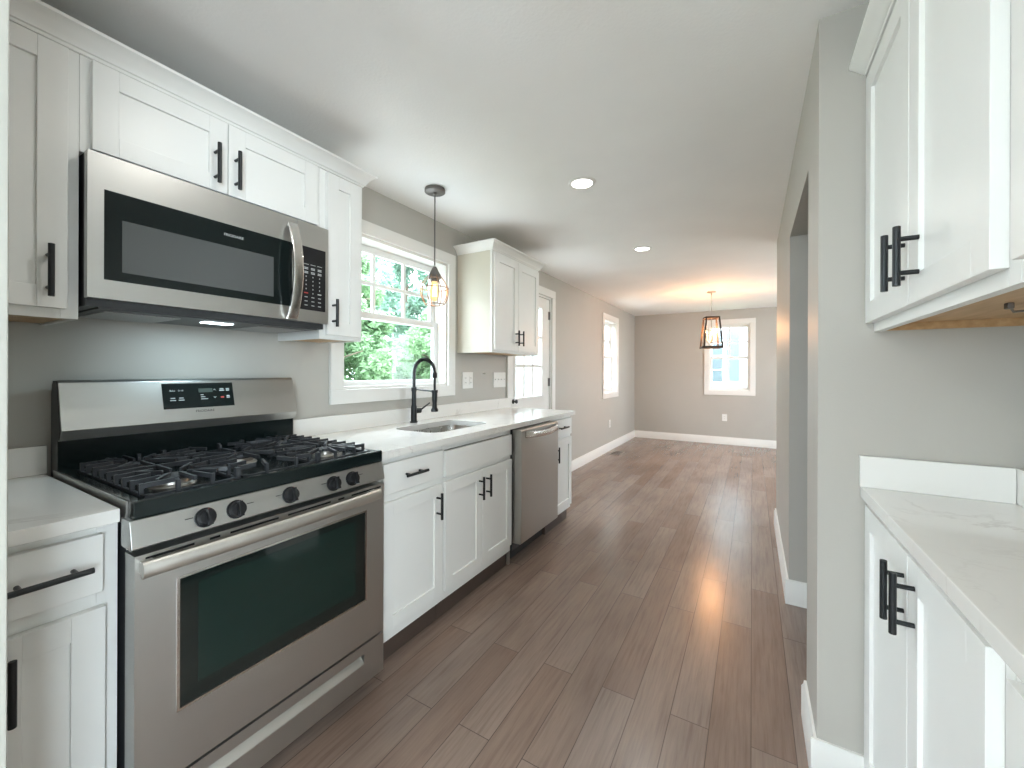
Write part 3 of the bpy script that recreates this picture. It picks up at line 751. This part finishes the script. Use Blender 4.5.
# --- crown moldings
CP = [(0.0, 2.1325), (0.004, 2.134), (0.006, 2.142), (0.010, 2.144), (0.011, 2.150), (0.016, 2.160), (0.025, 2.176), (0.034, 2.187), (0.041, 2.191), (0.042, 2.200), (0.0, 2.200)]
CP = [(o*1.25, 2.1325+(z-2.1325)*.90) for o, z in CP]
def crown(name, label, side, x_front, x_wall, y0, y1, ret0, ret1, prof):
    """molding swept along the front with mitred returns to the wall"""
    m = MB(); bm = m.bm
    def ring(fn): return [bm.verts.new(fn(o, z)) for o, z in prof]
    rings = []
    if ret0: rings.append(ring(lambda o, z: (x_wall, y0-o, z)))
    rings.append(ring(lambda o, z: (x_front+side*o, y0-(o if ret0 else 0), z)))
    rings.append(ring(lambda o, z: (x_front+side*o, y1+(o if ret1 else 0), z)))
    if ret1: rings.append(ring(lambda o, z: (x_wall, y1+o, z)))
    n = len(prof)
    for A, B in zip(rings, rings[1:]):
        for i in range(n): bm.faces.new((A[i], A[(i+1) % n], B[(i+1) % n], B[i]))
    bm.faces.new(rings[0]); bm.faces.new(rings[-1])
    bmesh.ops.recalc_face_normals(bm, faces=bm.faces)
    return tag(m.build(name, M['cab'], smooth=30), label, 'molding')
crown('crown_molding', 'white crown molding along the cabinets over range and microwave', 1, UX, WX+.003, .142, 1.335, False, True, CP)
crown('crown_molding', 'white crown molding on the two door cabinet by exterior door', 1, UX, WX+.003, 2.485, 3.225, True, True, CP)

# --- right cabinets (shallow run on the right wall): frame .302, doors .282
RFX, RDX = .302, .282
def right_base(label, y0, y1):
    r = thing('base_cabinet', label, 'cabinet', (.44, (y0+y1)/2, 0), BASE_GRP)
    carcass(r, RW-.003, RFX, -1, y0, y1, .09, BZ1)
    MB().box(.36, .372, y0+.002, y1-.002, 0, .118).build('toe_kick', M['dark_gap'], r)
    return r
r = right_base('shallow white base cabinet with two doors beside the right wall stub', .8055, 1.548)
frame(r, RFX, -1, .8055, 1.548, .09, BZ1, .03, .02, .035, .03)
d = door(r, RDX, -1, 1.165, 1.541, .105, .862, .06); handle_v(d, RDX, -1, 1.185, .706, .834)
d = door(r, RDX, -1, .829, 1.161, .105, .862, .06); handle_v(d, RDX, -1, 1.117, .710, .836)
r = right_base('shallow white base cabinet at the right picture edge, second from stub', .05, .805)
frame(r, RFX, -1, .05, .805, .09, BZ1, .03, .03, .035, .03)
d = door(r, RDX, -1, .43, .776, .105, .852, .06); handle_v(d, RDX, -1, .46, .706, .834)
d = door(r, RDX, -1, .08, .426, .105, .852, .06); handle_v(d, RDX, -1, .40, .706, .834)
r = thing('worktop', 'shallow white quartz worktop with grey veins along the right wall', 'worktop', (.42, .8, WT0))
MB().box(.273, RW-.002, .04, 1.548, WT0, WT1, .0025).build('slab', M['quartz'], r)
MB().box(.270, RW-.022, 1.529, 1.548, WT1, 1.004, .002).box(RW-.021, RW-.002, .04, 1.548, WT1, 1.004, .002).build('backsplash', M['quartz'], r)
def right_wall_cab(label, y0, y1):
    r = thing('wall_cabinet', label, 'cabinet', (.44, (y0+y1)/2, 1.362), UP_GRP)
    carcass(r, RW-.003, RFX, -1, y0, y1, 1.362, 2.108, M['maple'], .022, skirt=True)
    return r
r = right_wall_cab('shallow white wall cabinet with two doors beside the right wall stub', .7955, 1.548)
frame(r, RFX, -1, .7955, 1.548, 1.362, 2.108, .03, .02, .035, .03)
d = door(r, RDX, -1, 1.166, 1.544, 1.387, 2.098); handle_v(d, RDX, -1, 1.187, 1.422, 1.545)
d = door(r, RDX, -1, .822, 1.162, 1.387, 2.098); handle_v(d, RDX, -1, 1.099, 1.418, 1.538)
r = right_wall_cab('shallow white wall cabinet at the right picture edge, second from stub', .05, .795)
frame(r, RFX, -1, .05, .795, 1.362, 2.108, .03, .03, .035, .03)
d = door(r, RDX, -1, .425, .769, 1.387, 2.098); handle_v(d, RDX, -1, .46, 1.42, 1.542)
d = door(r, RDX, -1, .075, .421, 1.387, 2.098); handle_v(d, RDX, -1, .385, 1.42, 1.542)
CPR = [(0, 2.109), (.021, 2.109), (.023, 2.114), (.028, 2.116), (.034, 2.121), (.045, 2.131), (.055, 2.137), (.058, 2.141), (.058, 2.151), (0, 2.151)]
crown('crown_molding', 'white crown molding along the right wall cabinets', -1, RFX, RW-.003, .05, 1.548, False, False, CPR)
m = MB(); m.tube([(.442, 1.206, 1.379), (.464, 1.25, 1.371), (.492, 1.235, 1.371), (.52, .95, 1.372)], .0024, 8).box(.436, .446, 1.196, 1.212, 1.372, 1.3845, .002)
tag(m.build('light_cable', M['pewter']), 'thin cable clipped under the right wall cabinet', 'cable')

# ------------------------------------------------------------------ microwave
MX = -1.575; my0, my1, mz0, mz1 = .3745, 1.1135, 1.446, 1.852
r = thing('microwave', 'stainless over-the-range microwave with black glass door', 'microwave', (-1.76, .744, 1.42))
MB().box(WX+.003, -1.602, my0+.004, my1-.004, 1.424, 1.858, .002).build('body', M['dark_side'], r)
seam = .974
# door: steel ring around the glass
def ring_panel(mb, xb, xf, y0, y1, z0, z1, a, b, c, e, bev=.004):
    mb.box(xb, xf, y0, a, z0, z1); mb.box(xb, xf, b, y1, z0, z1); mb.box(xb, xf, a, b, z0, c); mb.box(xb, xf, a, b, e, z1)
    bmesh.ops.remove_doubles(mb.bm, verts=mb.bm.verts, dist=1e-6)
m = MB(); ring_panel(m, -1.601, MX, my0, seam-.001, mz0, mz1, .410, .951, 1.502, 1.752)
dr = m.build('door', M['steel'], r)
MB().box(-1.600, MX+.0015, .408, .953, 1.500, 1.754, .001).build('door_glass', M['black'], dr)
MB().box(MX+.001, MX+.0025, .446, .880, 1.527, 1.677, .0005).build('screen', M['mw_screen'], dr)
hp = []
for k in range(21):
    t = k/20; hp.append((MX+.012+.040*math.sin(PI*t)**.8, .948, 1.452+t*.372))
m = MB(); m.strip(hp, (0, 1, 0), .019, .006)
for z in (1.456, 1.82): m.box(MX-.001, MX+.016, .934, .962, z-.007, z+.007, .002)
m.build('handle', M['chrome'], dr)
text('FRIGIDAIRE', .0125, face_plus_x(MX+.0018, .742, 1.716), 'brand_lettering', M['label'], dr)
m = MB(); ring_panel(m, -1.601, MX, seam+.001, my1, mz0, mz1, .988, 1.098, 1.497, 1.752)
cp = m.build('control_panel', M['steel'], r)
MB().box(-1.600, MX+.0012, .986, 1.100, 1.495, 1.754, .001).build('keypad', M['black_matte'], cp)
for j in range(11):
    z = 1.682-j*.0168
    for i in range(3):
        y = 1.012+i*.030
        if j == 0: w, hh = .011, .0010
        elif j in (1, 2): w, hh = .0085, .0036
        elif j in (3, 4, 5, 6): w, hh = .0018, .0026
        elif j == 7: w, hh = (.0018, .0026) if i == 1 else (.0085, .0022)
        else: w, hh = .0065, .0016
        red = (j == 7 and i == 0)
        for dz in ((.0026, -.0026) if j in (1, 2) else (0,)):
            MB().box(MX+.001, MX+.0017, y-w, y+w, z+dz-hh*(.45 if j in (1, 2) else 1), z+dz+hh*(.45 if j in (1, 2) else 1)).build('stop_legend' if red else 'key_legend', M['red_print'] if red else M['label'], cp)
MB().box(WX+.05, -1.605, my0+.03, my1-.03, 1.419, 1.4245).build('bottom_plate', M['dark_side'], r)
for a, b in ((.43, .62), (.87, 1.06)): MB().box(-1.90, -1.66, a, b, 1.4165, 1.4195, .001).build('grease_filter', M['filter'], r)
MB().box(-1.722, -1.676, .700, .790, 1.4155, 1.4195, .001).build('lamp_lens', M['hood_lamp'], r)
ld = bpy.data.lights.new('hood_light', 'AREA'); ld.shape = 'RECTANGLE'; ld.size = .045; ld.size_y = .09; ld.energy = 0.9; ld.color = (.62, .88, 1.0)
lo = bpy.data.objects.new('hood_light', ld); lo.location = (-1.70, .745, 1.413); COL.objects.link(lo)

# ------------------------------------------------------------------ range
ry0, ry1 = .380, 1.1365
r = thing('gas_range', 'stainless freestanding gas range with five burners and oven', 'range', (-1.6, .758, 0))
m = MB(); m.box(-1.925, -1.315, ry0+.002, ry1-.002, .03, .905)
for x in (-1.88, -1.40):
    for y in (ry0+.05, ry1-.05): m.cyl((x, y, 0), (x, y, .03), .018, seg=12)
body = m.build('body', M['dark_side'], r)
MB().box(-1.36, -1.335, ry0+.01, ry1-.01, .004, .07).build('kick_plate', M['black_matte'], r)
# cooktop: black pan with raised rim
m = MB()
m.prism([(-1.872, .905), (-1.268, .886), (-1.264, .890), (-1.264, .926), (-1.268, .931), (-1.283, .931), (-1.295, .920), (-1.840, .920), (-1.872, .926)], 'Y', ry0+.0012, ry1-.0012, .0015)
m.box(-1.868, -1.285, ry0+.002, ry0+.024, .915, .9285, .002); m.box(-1.868, -1.285, ry1-.024, ry1-.002, .915, .9285, .002)
m.build('cooktop', M['black'], r)
for y0, y1 in ((ry0-.003, ry0+.001), (ry1-.001, ry1+.003)):
    MB().prism([(-1.90, .880), (-1.31, .870), (-1.30, .90), (-1.30, .926), (-1.90, .927)], 'Y', y0, y1).build('side_trim', M['steel'], r)
# front control panel
m = MB(); m.prism([(-1.32, .818), (-1.262, .815), (-1.253, .821), (-1.268, .885), (-1.32, .888)], 'Y', ry0-.006, ry1+.003, .0015)
cpn = m.build('control_panel', M['steel'], r)
tilt = math.atan2(.016, .059)
nx, nz = math.cos(tilt), math.sin(tilt)
for i, y in enumerate((.526, .602, .759, .913, .990)):
    c = Vector((-1.2605, y, .851)); n = Vector((nx, 0, nz))
    m = MB(); m.cyl(c, c+n*.006, .0255, seg=28, bev=.001); m.cyl(c+n*.006, c+n*.022, .0225, .019, seg=28, bev=.002)
    u = Vector((-nz, 0, nx)); p = c+n*.026
    m.strip([p-u*.0205, p+u*.0205], (0, 1, 0), .0055, .009)
    k = m.build('knob', M['black_matte'], cpn)
    MB().box(-1.2585, -1.2570, y+.028 if i in (1, 4) else y-.046, y+.046 if i in (1, 4) else y-.028, .8585, .8600).build('burner_mark', M['label_dark'], cpn)
    q = c+n*.024+u*.019; MB().cyl(q+n*.001, q+n*.0035, .0022, seg=8).build('pointer_mark', M['label'] if i % 2 else M['red_print'], k)
# oven door
OX = -1.255
m = MB(); ring_panel(m, -1.313, OX, ry0, ry1, .222, .802, .468, 1.046, .384, .714)
od = m.build('oven_door', M['steel'], r)
m = MB(); ring_panel(m, OX-.003, OX+.003, .462, 1.052, .378, .720, .468, 1.046, .384, .714); m.build('window_bezel', M['chrome'], od)
MB().box(-1.30, OX-.0005, .466, 1.048, .382, .716).build('window_glass', M['oven_glass'], od)
MB().box(OX-.002, OX+.0003, .510, 1.004, .425, .690).build('window_screen', M['oven_glass_inner'], od)
for a, b in ((.40, .50), (.535, .56), (.585, .72), (.75, .90), (.93, .955), (.985, 1.12)): MB().box(OX-.002, OX+.0006, a, b, 0.7885, .7945).build('vent_slot', M['black_matte'], od)
for a, b in ((.405, .46), (1.065, 1.12)): MB().box(OX-.002, OX+.0006, a, b, .748, .754).build('vent_slot', M['black_matte'], od)
hp = []
for k in range(25):
    t = k/24; y = ry0+.004+t*(ry1-ry0-.050)
    hp.append((OX+.032+.014*math.sin(PI*t), y, .776+.001*math.sin(PI*t)))
m = MB(); pts = []
rings = []
for i, p in enumerate(hp):
    ring = []
    for k in range(16):
        a = 2*PI*k/16; ring.append(m.bm.verts.new((p[0]+.011*math.cos(a), p[1], p[2]+.0195*math.sin(a))))
    rings.append(ring)
for A, B in zip(rings, rings[1:]):
    for k in range(16): m.bm.faces.new((A[k], A[(k+1) % 16], B[(k+1) % 16], B[k]))
m.bm.faces.new(rings[0]); m.bm.faces.new(rings[-1]); bmesh.ops.recalc_face_normals(m.bm, faces=m.bm.faces)
for y in (ry0+.006, ry1-.076): m.box(OX-.001, OX+.034, y, y+.028, .761, .791, .004)
m.build('handle', M['satin'], od)
# storage drawer with a recessed pull
m = MB(); ring_panel(m, -1.313, OX, ry0, ry1, .066, .214, .52, 1.045, .140, .180)
dw = m.build('storage_drawer', M['steel'], r)
MB().prism([(-1.295, .1405), (-1.2555, .1405), (-1.2555, .143), (-1.285, .1795), (-1.295, .1795)], 'Y', .5205, 1.0445).build('recessed_pull', M['satin'], dw)
# backguard
m = MB(); m.prism([(-1.932, .905), (-1.866, .905), (-1.866, 1.024), (-1.849, 1.026), (-1.838, 1.054), (-1.873, 1.203), (-1.880, 1.210), (-1.915, 1.210), (-1.932, 1.17)], 'Y', ry0-.0015, ry0+.0)
m.prism([(-1.932, .905), (-1.866, .905), (-1.866, 1.024), (-1.849, 1.026), (-1.838, 1.054), (-1.873, 1.203), (-1.880, 1.210), (-1.915, 1.210), (-1.932, 1.17)], 'Y', ry1+.0, ry1+.0015)
m.box(-1.932, -1.8865, ry0, ry1, .905, 1.20)
bgd = m.build('backguard', M['dark_side'], r)
MB().box(-1.886, -1.868, ry0+.001, ry1-.001, .915, 1.0225).build('rear_panel', M['black'], bgd)
m = MB(); m.prism([(-1.885, 1.023), (-1.866, 1.021), (-1.846, 1.023), (-1.833, 1.055), (-1.869, 1.204), (-1.878, 1.212), (-1.886, 1.212)], 'Y', ry0+.0005, ry1-.0005, .0015)
m.build('backguard_panel', M['steel'], bgd)
bt = math.atan2(.036, .152)
def on_bg(z, off=0.0): return -1.833-(z-1.052)*.036/.152+off
zc = 1.148
Rb = face_plus_x(on_bg(zc), .752, zc, bt)
def bgbox(name, y, z, w, h, d, material, parent, bev=0):
    m = MB(); m.box(-w/2, w/2, -h/2, h/2, -.002, d, bev)
    bmesh.ops.transform(m.bm, matrix=face_plus_x(on_bg(z), y, z, bt), verts=m.bm.verts); return m.build(name, material, parent)
dp = bgbox('display_panel', .756, zc, .236, .096, .0022, M['black'], bgd, .001)
bgbox('display_screen', .775, 1.166, .048, .016, .0027, M['lcd'], dp)
def bgtext(body, size, y, z, nm, material, par, off=.0024): text(body, size, face_plus_x(on_bg(z, off*nx), y, z, bt), nm, material, par)
bgtext('Bake', .0085, .668, 1.168, 'key_legend', M['label'], dp); bgtext('Broil', .0085, .694, 1.168, 'key_legend', M['label'], dp)
for y, z, w, h in ((.668, 1.140, .014, .003), (.668, 1.132, .018, .003), (.694, 1.140, .014, .003), (.694, 1.132, .018, .003), (.762, 1.149, .010, .0025), (.765, 1.141, .015, .0025), (.769, 1.133, .024, .0025),
                   (.832, 1.170, .014, .004), (.832, 1.164, .018, .004), (.853, 1.170, .012, .004), (.853, 1.164, .012, .004), (.853, 1.141, .012, .004), (.853, 1.135, .012, .004)): bgbox('key_legend', y, z, w, h, .0027, M['label'], dp)
bgbox('key_legend', .832, 1.137, .012, .006, .0027, M['red_print'], dp)
for y, z, s in ((.806, 1.167, 1), (.806, 1.139, -1)):
    k = MB(); k.prism([(-.006, -.003*s), (0, .004*s), (.006, -.003*s), (0, .001*s)], 'Z', 0, .0027); bmesh.ops.transform(k.bm, matrix=face_plus_x(on_bg(z), y, z, bt), verts=k.bm.verts); k.build('arrow_key', M['label'], dp)
bgtext('FRIGIDAIRE', .0125, .768, 1.088, 'brand_lettering', M['label_dark'], bgd, .0006)
# burners
def burner(y, x, rr, oval=0.0):
    m = MB(); m.lathe([(rr*1.35, 0), (rr*1.3, .004), (rr*1.05, .006), (rr, .016), (rr*.92, .018)], (x, y, .920))
    b = m.build('burner_base', M['nickel'], r)
    MB().lathe([(rr*.97, 0), (rr, .003), (rr*.95, .008), (0, .010)], (x, y, .938)).build('burner_cap', M['iron'], b)
for y, x, rr in ((.515, -1.43, .042), (.515, -1.70, .032), (.758, -1.565, .040), (1.00, -1.43, .034), (1.00, -1.70, .028)): burner(y, x, rr)
# grates
def grate(y0, y1, centers, outer):
    m = MB(); x0, x1 = -1.825, -1.300; zt, hb, w = .9525, .007, .0075; zl = .927
    for y in (y0+w/2, y1-w/2): m.bar((x0, y, zl), (x1, y, zl), w, .009)
    for x in (x0+w/2, x1-w/2): m.bar((x, y0, zl), (x, y1, zl), w, .009)
    for y in (y0+.012, y1-.012):
        for x in (x0+.012, x1-.012, (x0+x1)/2): m.box(x-.007, x+.007, y-.007, y+.007, .920, .932)
    ym = (y0+y1)/2; xm = (x0+x1)/2
    def finger(p, q):      # an arm rising from the rail and running level
        m.bar((p[0], p[1], zt-.003), (q[0], q[1], zt), .0072, hb+.005)
        m.box(p[0]-.0045, p[0]+.0045, p[1]-.0045, p[1]+.0045, zl-.004, zt+.004)
    # short parallel fingers off both side rails
    n = 9
    for k in range(n):
        x = x0+.035+(x1-x0-.07)*k/(n-1)
        l = .060 if min(abs(x-c) for c in centers) < .055 else .085
        if outer == 'both': l *= .62
        if outer in ('left', 'both'): finger((x, y0+w/2), (x, y0+l))
        if outer in ('right', 'both'): finger((x, y1-w/2), (x, y1-l))
    # inner side: spokes towards each burner
    for c in centers:
        for a in (45, 135, 225, 315, 0, 180):
            ca, sa = math.cos(math.radians(a)), math.sin(math.radians(a)); R1 = .115 if a % 90 else .125
            px, py = c+ca*R1, ym+sa*min(R1*1.0, (y1-y0)/2-.01)
            m.bar((px, py, zt), (c+ca*.03, ym+sa*.03, zt), .0072, hb+.004)
    m.bar((xm, y0, zt-.002), (xm, y1, zt-.002), .010, hb+.006)
    if outer == 'left': rail = y1-w/2
    elif outer == 'right': rail = y0+w/2
    else: rail = None
    if rail is not None:
        for c in centers:
            for dx in (-.07, 0, .07): finger((c+dx, rail), (c+dx*.5, rail+(ym-rail)*.55))
        for x in (x0+.01, xm, x1-.01): m.box(x-.008, x+.008, rail-.006, rail+.006, zl-.006, zt+.006)
    for x in (x0+w/2, x1-w/2):
        for y in (y0+.07, y1-.07): finger((x, y), (x+(.07 if x < xm else -.07), ym+(y-ym)*.5))
    return m.build('grate', M['iron'], r)
grate(.412, .632, (-1.43, -1.70), 'left')
grate(.640, .876, (-1.565,), 'both')
grate(.884, 1.104, (-1.43, -1.70), 'right')

# ------------------------------------------------------------------ dishwasher
wy0, wy1 = 2.2475, 2.811
r = thing('dishwasher', 'stainless dishwasher set under the worktop right of sink cabinet', 'dishwasher', (-1.6, 2.53, 0))
MB().box(-1.90, -1.318, wy0+.003, wy1-.003, .10, .878).build('tub', M['dark_side'], r)
for y, x in ((wy0+.02, -1.36), (wy1-.04, -1.42)): MB().cyl((x, y, 0), (x, y, .10), .012, seg=10).build('foot', M['nickel'], r)
MB().box(-1.395, -1.38, wy0+.004, wy1-.004, .003, .10).build('kick_plate', M['black_matte'], r)
m = MB(); m.prism([(-1.317, .152), (-1.258, .152), (-1.252, .158), (-1.250, .60), (-1.252, .868), (-1.258, .874), (-1.317, .874)], 'Y', wy0, wy1, .002)
dd = m.build('door', M['steel_v'], r)
hp = []
for k in range(21):
    t = k/20; hp.append((-1.246+.030*math.sin(PI*t)**.6, wy0+.045+t*(wy1-wy0-.07), .842-.012*math.sin(PI*t)))
MB().strip(hp, (0, 0, 1), .020, .007).build('handle', M['chrome'], dd)

# ------------------------------------------------------------------ plates on the walls
def plate_x(name, label, y0, y1, z0, z1, kind, group):
    r = thing(name, label, 'outlet' if kind == 'outlet' else 'switch', (WX, (y0+y1)/2, (z0+z1)/2), group)
    MB().box(WX, WX+.006, y0, y1, z0, z1, .002).build('plate', M['plate'], r)
    n = 1 if y1-y0 < .1 else (2 if y1-y0 < .16 else 4)
    for k in range(n):
        y = y0+(y1-y0)*(k+.5)/n; zc = (z0+z1)/2
        if kind == 'outlet' or (kind == 'combo' and k == 0):
            b = MB().box(WX+.005, WX+.0085, y-.017, y+.017, zc-.034, zc+.034, .001).build('receptacle', M['plate'], r)
            for dz in (-.018, .018):
                for dy in (-.006, .006): MB().box(WX+.008, WX+.0090, y+dy-.0014, y+dy+.0014, zc+dz-.004, zc+dz+.004).build('slot', M['slot'], b)
        else:
            MB().box(WX+.005, WX+.0075, y-.012, y+.012, zc-.020, zc+.020, .001).prism([(WX+.007, zc-.004), (WX+.007, zc+.008), (WX+.018, zc+.010), (WX+.018, zc+.005)], 'Y', y-.005, y+.005).build('toggle', M['plate'], r)
    return r
PG = 'white wall plates'
plate_x('outlet', 'white double outlet plate right of the sink window', 2.553, 2.688, 1.110, 1.240, 'outlet', PG)
plate_x('light_switch', 'white wide switch plate beside the exterior door under the cabinet', 2.995, 3.195, 1.106, 1.238, 'switch', PG)
plate_x('outlet', 'white wall outlet below the narrow left dining window', 6.345, 6.42, .365, .485, 'outlet', PG)
r = thing('outlet', 'white wall outlet below the far dining window', 'outlet', (-.412, YF, .46), PG)
MB().box(-.450, -.374, YF-.006, YF, .403, .523, .002).build('plate', M['plate'], r)
b = MB().box(-.429, -.395, YF-.0085, YF-.005, .429, .497, .001).build('receptacle', M['plate'], r)
for dz in (-.018, .018):
    for dx in (-.006, .006): MB().box(-.412+dx-.0014, -.412+dx+.0014, YF-.009, YF-.008, .463+dz-.004, .463+dz+.004).build('slot', M['slot'], b)
m = MB(); m.lathe([(.007, 0), (.006, .004), (.003, .006), (.003, .02), (.005, .024), (0, .027)], (WX, 2.846, 1.228), axis='X')
tag(m.build('wall_hook', M['plate']), 'tiny white hook on the wall between outlet and switch plate', 'hook')
r = thing('floor_vent', 'bronze floor register near the left dining wall', 'vent', (-1.79, 6.2, 0))
MB().box(-1.86, -1.70, 6.05, 6.36, .0005, .005, .002).build('frame', M['vent'], r)
m = MB()
for k in range(14): m.box(-1.845, -1.715, 6.07+k*.020, 6.079+k*.020, .005, .0058)
m.build('louver', M['slot'], r)

# ------------------------------------------------------------------ lamps
def area_lamp(name, loc, size, power, col):
    ld = bpy.data.lights.new(name, 'AREA'); ld.shape = 'DISK'; ld.size = size; ld.energy = power; ld.color = col
    o = bpy.data.objects.new(name, ld); o.location = loc; COL.objects.link(o); return o
CG = 'recessed ceiling lights'
def can(x, y, label):
    r = thing('recessed_light', label, 'ceiling light', (x, y, H), CG)
    MB().lathe([(.078, 0), (.076, -.005), (.062, -.007), (.058, -.003), (.058, 0)], (x, y, H)).build('trim_ring', M['trim'], r)
    MB().lathe([(.058, -.001), (.058, -.0035), (0, -.0040)], (x, y, H)).build('lens', M['can_lens'], r)
    area_lamp('recessed_lamp', (x, y, H-.009), .11, CAN_POWER, (1.0, .985, .94))
    return r
c0 = can(-.842, 2.213, 'round recessed ceiling light nearer the camera, by the sink')
for x, y, lab in ((-.832, 3.650, 'round recessed ceiling light farther down the room, smaller looking of the two'),
                  (-.85, .75, 'round recessed ceiling light above the range aisle'), (-.85, -.7, 'round recessed ceiling light behind the viewer'),
                  (-.85, -2.1, 'round recessed ceiling light near the patio door')):
    dup(c0, (x, y, H), lab); area_lamp('recessed_lamp', (x, y, H-.009), .11, CAN_POWER, (1.0, .985, .94))

# cage pendant over the sink
px, py = -1.622, 1.850
r = thing('pendant_light', 'wire cage pendant with glowing amber bulb over the sink', 'pendant light', (px, py, H))
MB().lathe([(.058, 0), (.060, -.004), (.060, -.020), (.054, -.024), (0, -.025)], (px, py, H)).lathe([(.010, -.024), (.010, -.034), (0, -.038)], (px, py, H)).build('canopy', M['pewter'], r)
MB().cyl((px, py, H-.03), (px, py, 1.87), .0042, seg=10).build('cord', M['pewter'], r)
MB().lathe([(.008, .056), (.015, .046), (.022, .030), (.035, .008), (.038, 0), (.038, -.014), (.026, -.016), (.026, -.034), (.0, -.034)], (px, py, 1.808)).build('socket_cap', M['pewter'], r)
def prof(z):      # cage radius against height
    t = (z-1.640)/(1.812-1.640); return .030+.054*math.sin(PI*min(1, max(0, .12+.86*t)))**.75 if t < .5 else .028+.056*math.sin(PI*min(1, max(0, .12+.86*t)))**.9
m = MB()
for k in range(8):
    a = 2*PI*k/8+.2
    m.tube([(px+prof(z)*math.cos(a), py+prof(z)*math.sin(a), z) for z in [1.640+.172*i/14 for i in range(15)]], .0028, 6)
for z in (1.640, 1.735): m.tube([(px+prof(z)*math.cos(2*PI*k/32), py+prof(z)*math.sin(2*PI*k/32), z) for k in range(32)], .0030, 6, closed=True)
m.build('cage', M['copper'], r)
bb = MB().lathe([(.014, 0), (.016, -.02), (.026, -.045), (.031, -.075), (.026, -.105), (.012, -.125), (0, -.130)], (px, py, 1.788)).build('bulb', M['amber_bulb'], r)
m = MB()
for k in range(6):
    a = 2*PI*k/6; m.tube([(px+.007*math.cos(a), py+.007*math.sin(a), 1.757), (px+.012*math.cos(a+.4), py+.012*math.sin(a+.4), 1.688)], .0016, 6)
m.build('filament', M['filament'], bb)
pl = bpy.data.lights.new('pendant_glow', 'POINT'); pl.energy = 1.8; pl.color = (1.0, .66, .36); pl.shadow_soft_size = .022
po = bpy.data.objects.new('pendant_glow', pl); po.location = (px, py, 1.722); COL.objects.link(po)

# lantern pendant over the dining area
lx, ly = -.472, 6.05; lz0, lz1 = 1.580, 1.972
r = thing('lantern_pendant', 'tapered open frame lantern hanging in the dining area', 'pendant light', (lx, ly, H))
MB().lathe([(.055, 0), (.055, -.012), (.045, -.018), (.008, -.020), (.008, -.05), (0, -.052)], (lx, ly, H)).build('canopy', M['nickel'], r)
m = MB(); m.cyl((lx, ly, lz1), (lx, ly, 2.12), .004, seg=8)
for k in range(7):
    z = 2.13+k*.023; ax = (1, 0) if k % 2 else (0, 1)
    m.tube([(lx+ax[0]*.007*math.cos(2*PI*i/10), ly+ax[1]*.007*math.cos(2*PI*i/10), z+.015*math.sin(2*PI*i/10)) for i in range(10)], .0022, 5, closed=True)
m.build('chain', M['nickel'], r)
m = MB(); rot = .30
def lc(i, z, hw):
    a = PI/4+i*PI/2+rot; rr = hw*math.sqrt(2); return Vector((lx+rr*math.cos(a), ly+rr*math.sin(a), z))
hb_, ht_ = .112, .078
for i in range(4):
    m.bar(lc(i, lz0, hb_), lc(i+1, lz0, hb_), .024, .026); m.bar(lc(i, lz1, ht_), lc(i+1, lz1, ht_), .022, .024)
    m.tube([lc(i, lz0-.01, hb_), lc(i, lz1+.01, ht_)], .0145, 4)
m.bar(lc(0, lz1, ht_), lc(2, lz1, ht_), .010, .010); m.bar(lc(1, lz1, ht_), lc(3, lz1, ht_), .010, .010)
m.build('frame', M['bronze_wood'], r)
m = MB(); m.cyl((lx, ly, 1.655), (lx, ly, lz1), .005, seg=8); m.lathe([(0, -.012), (.014, -.006), (.014, .006), (0, .012)], (lx, ly, 1.65))
cand = []
for i in range(4):
    a = i*PI/2+rot; e = Vector((lx+.055*math.cos(a), ly+.055*math.sin(a), 1.66)); cand.append(e)
    m.tube([(lx, ly, 1.655), (lx+.03*math.cos(a), ly+.03*math.sin(a), 1.645), e], .0035, 6); m.lathe([(.014, 0), (.014, .004)], e)
cl = m.build('candelabra', M['nickel'], r)
for e in cand:
    MB().cyl(e+Vector((0, 0, .004)), e+Vector((0, 0, .085)), .0095, seg=12).build('candle_sleeve', M['candle'], cl)
    MB().lathe([(.007, 0), (.014, .018), (.013, .035), (.006, .058), (0, .072)], e+Vector((0, 0, .085)), 14).build('bulb', M['amber_bulb'], cl)
    MB().tube([e+Vector((.003, 0, .10)), e+Vector((0, .003, .118)), e+Vector((-.003, 0, .135))], .0016, 6).build('filament', M['filament'], cl)
    ld = bpy.data.lights.new('lantern_glow', 'POINT'); ld.energy = 11; ld.color = (1.0, .50, .23); ld.shadow_soft_size = .02
    o = bpy.data.objects.new('lantern_glow', ld); o.location = e+Vector((0, 0, .117)); COL.objects.link(o)
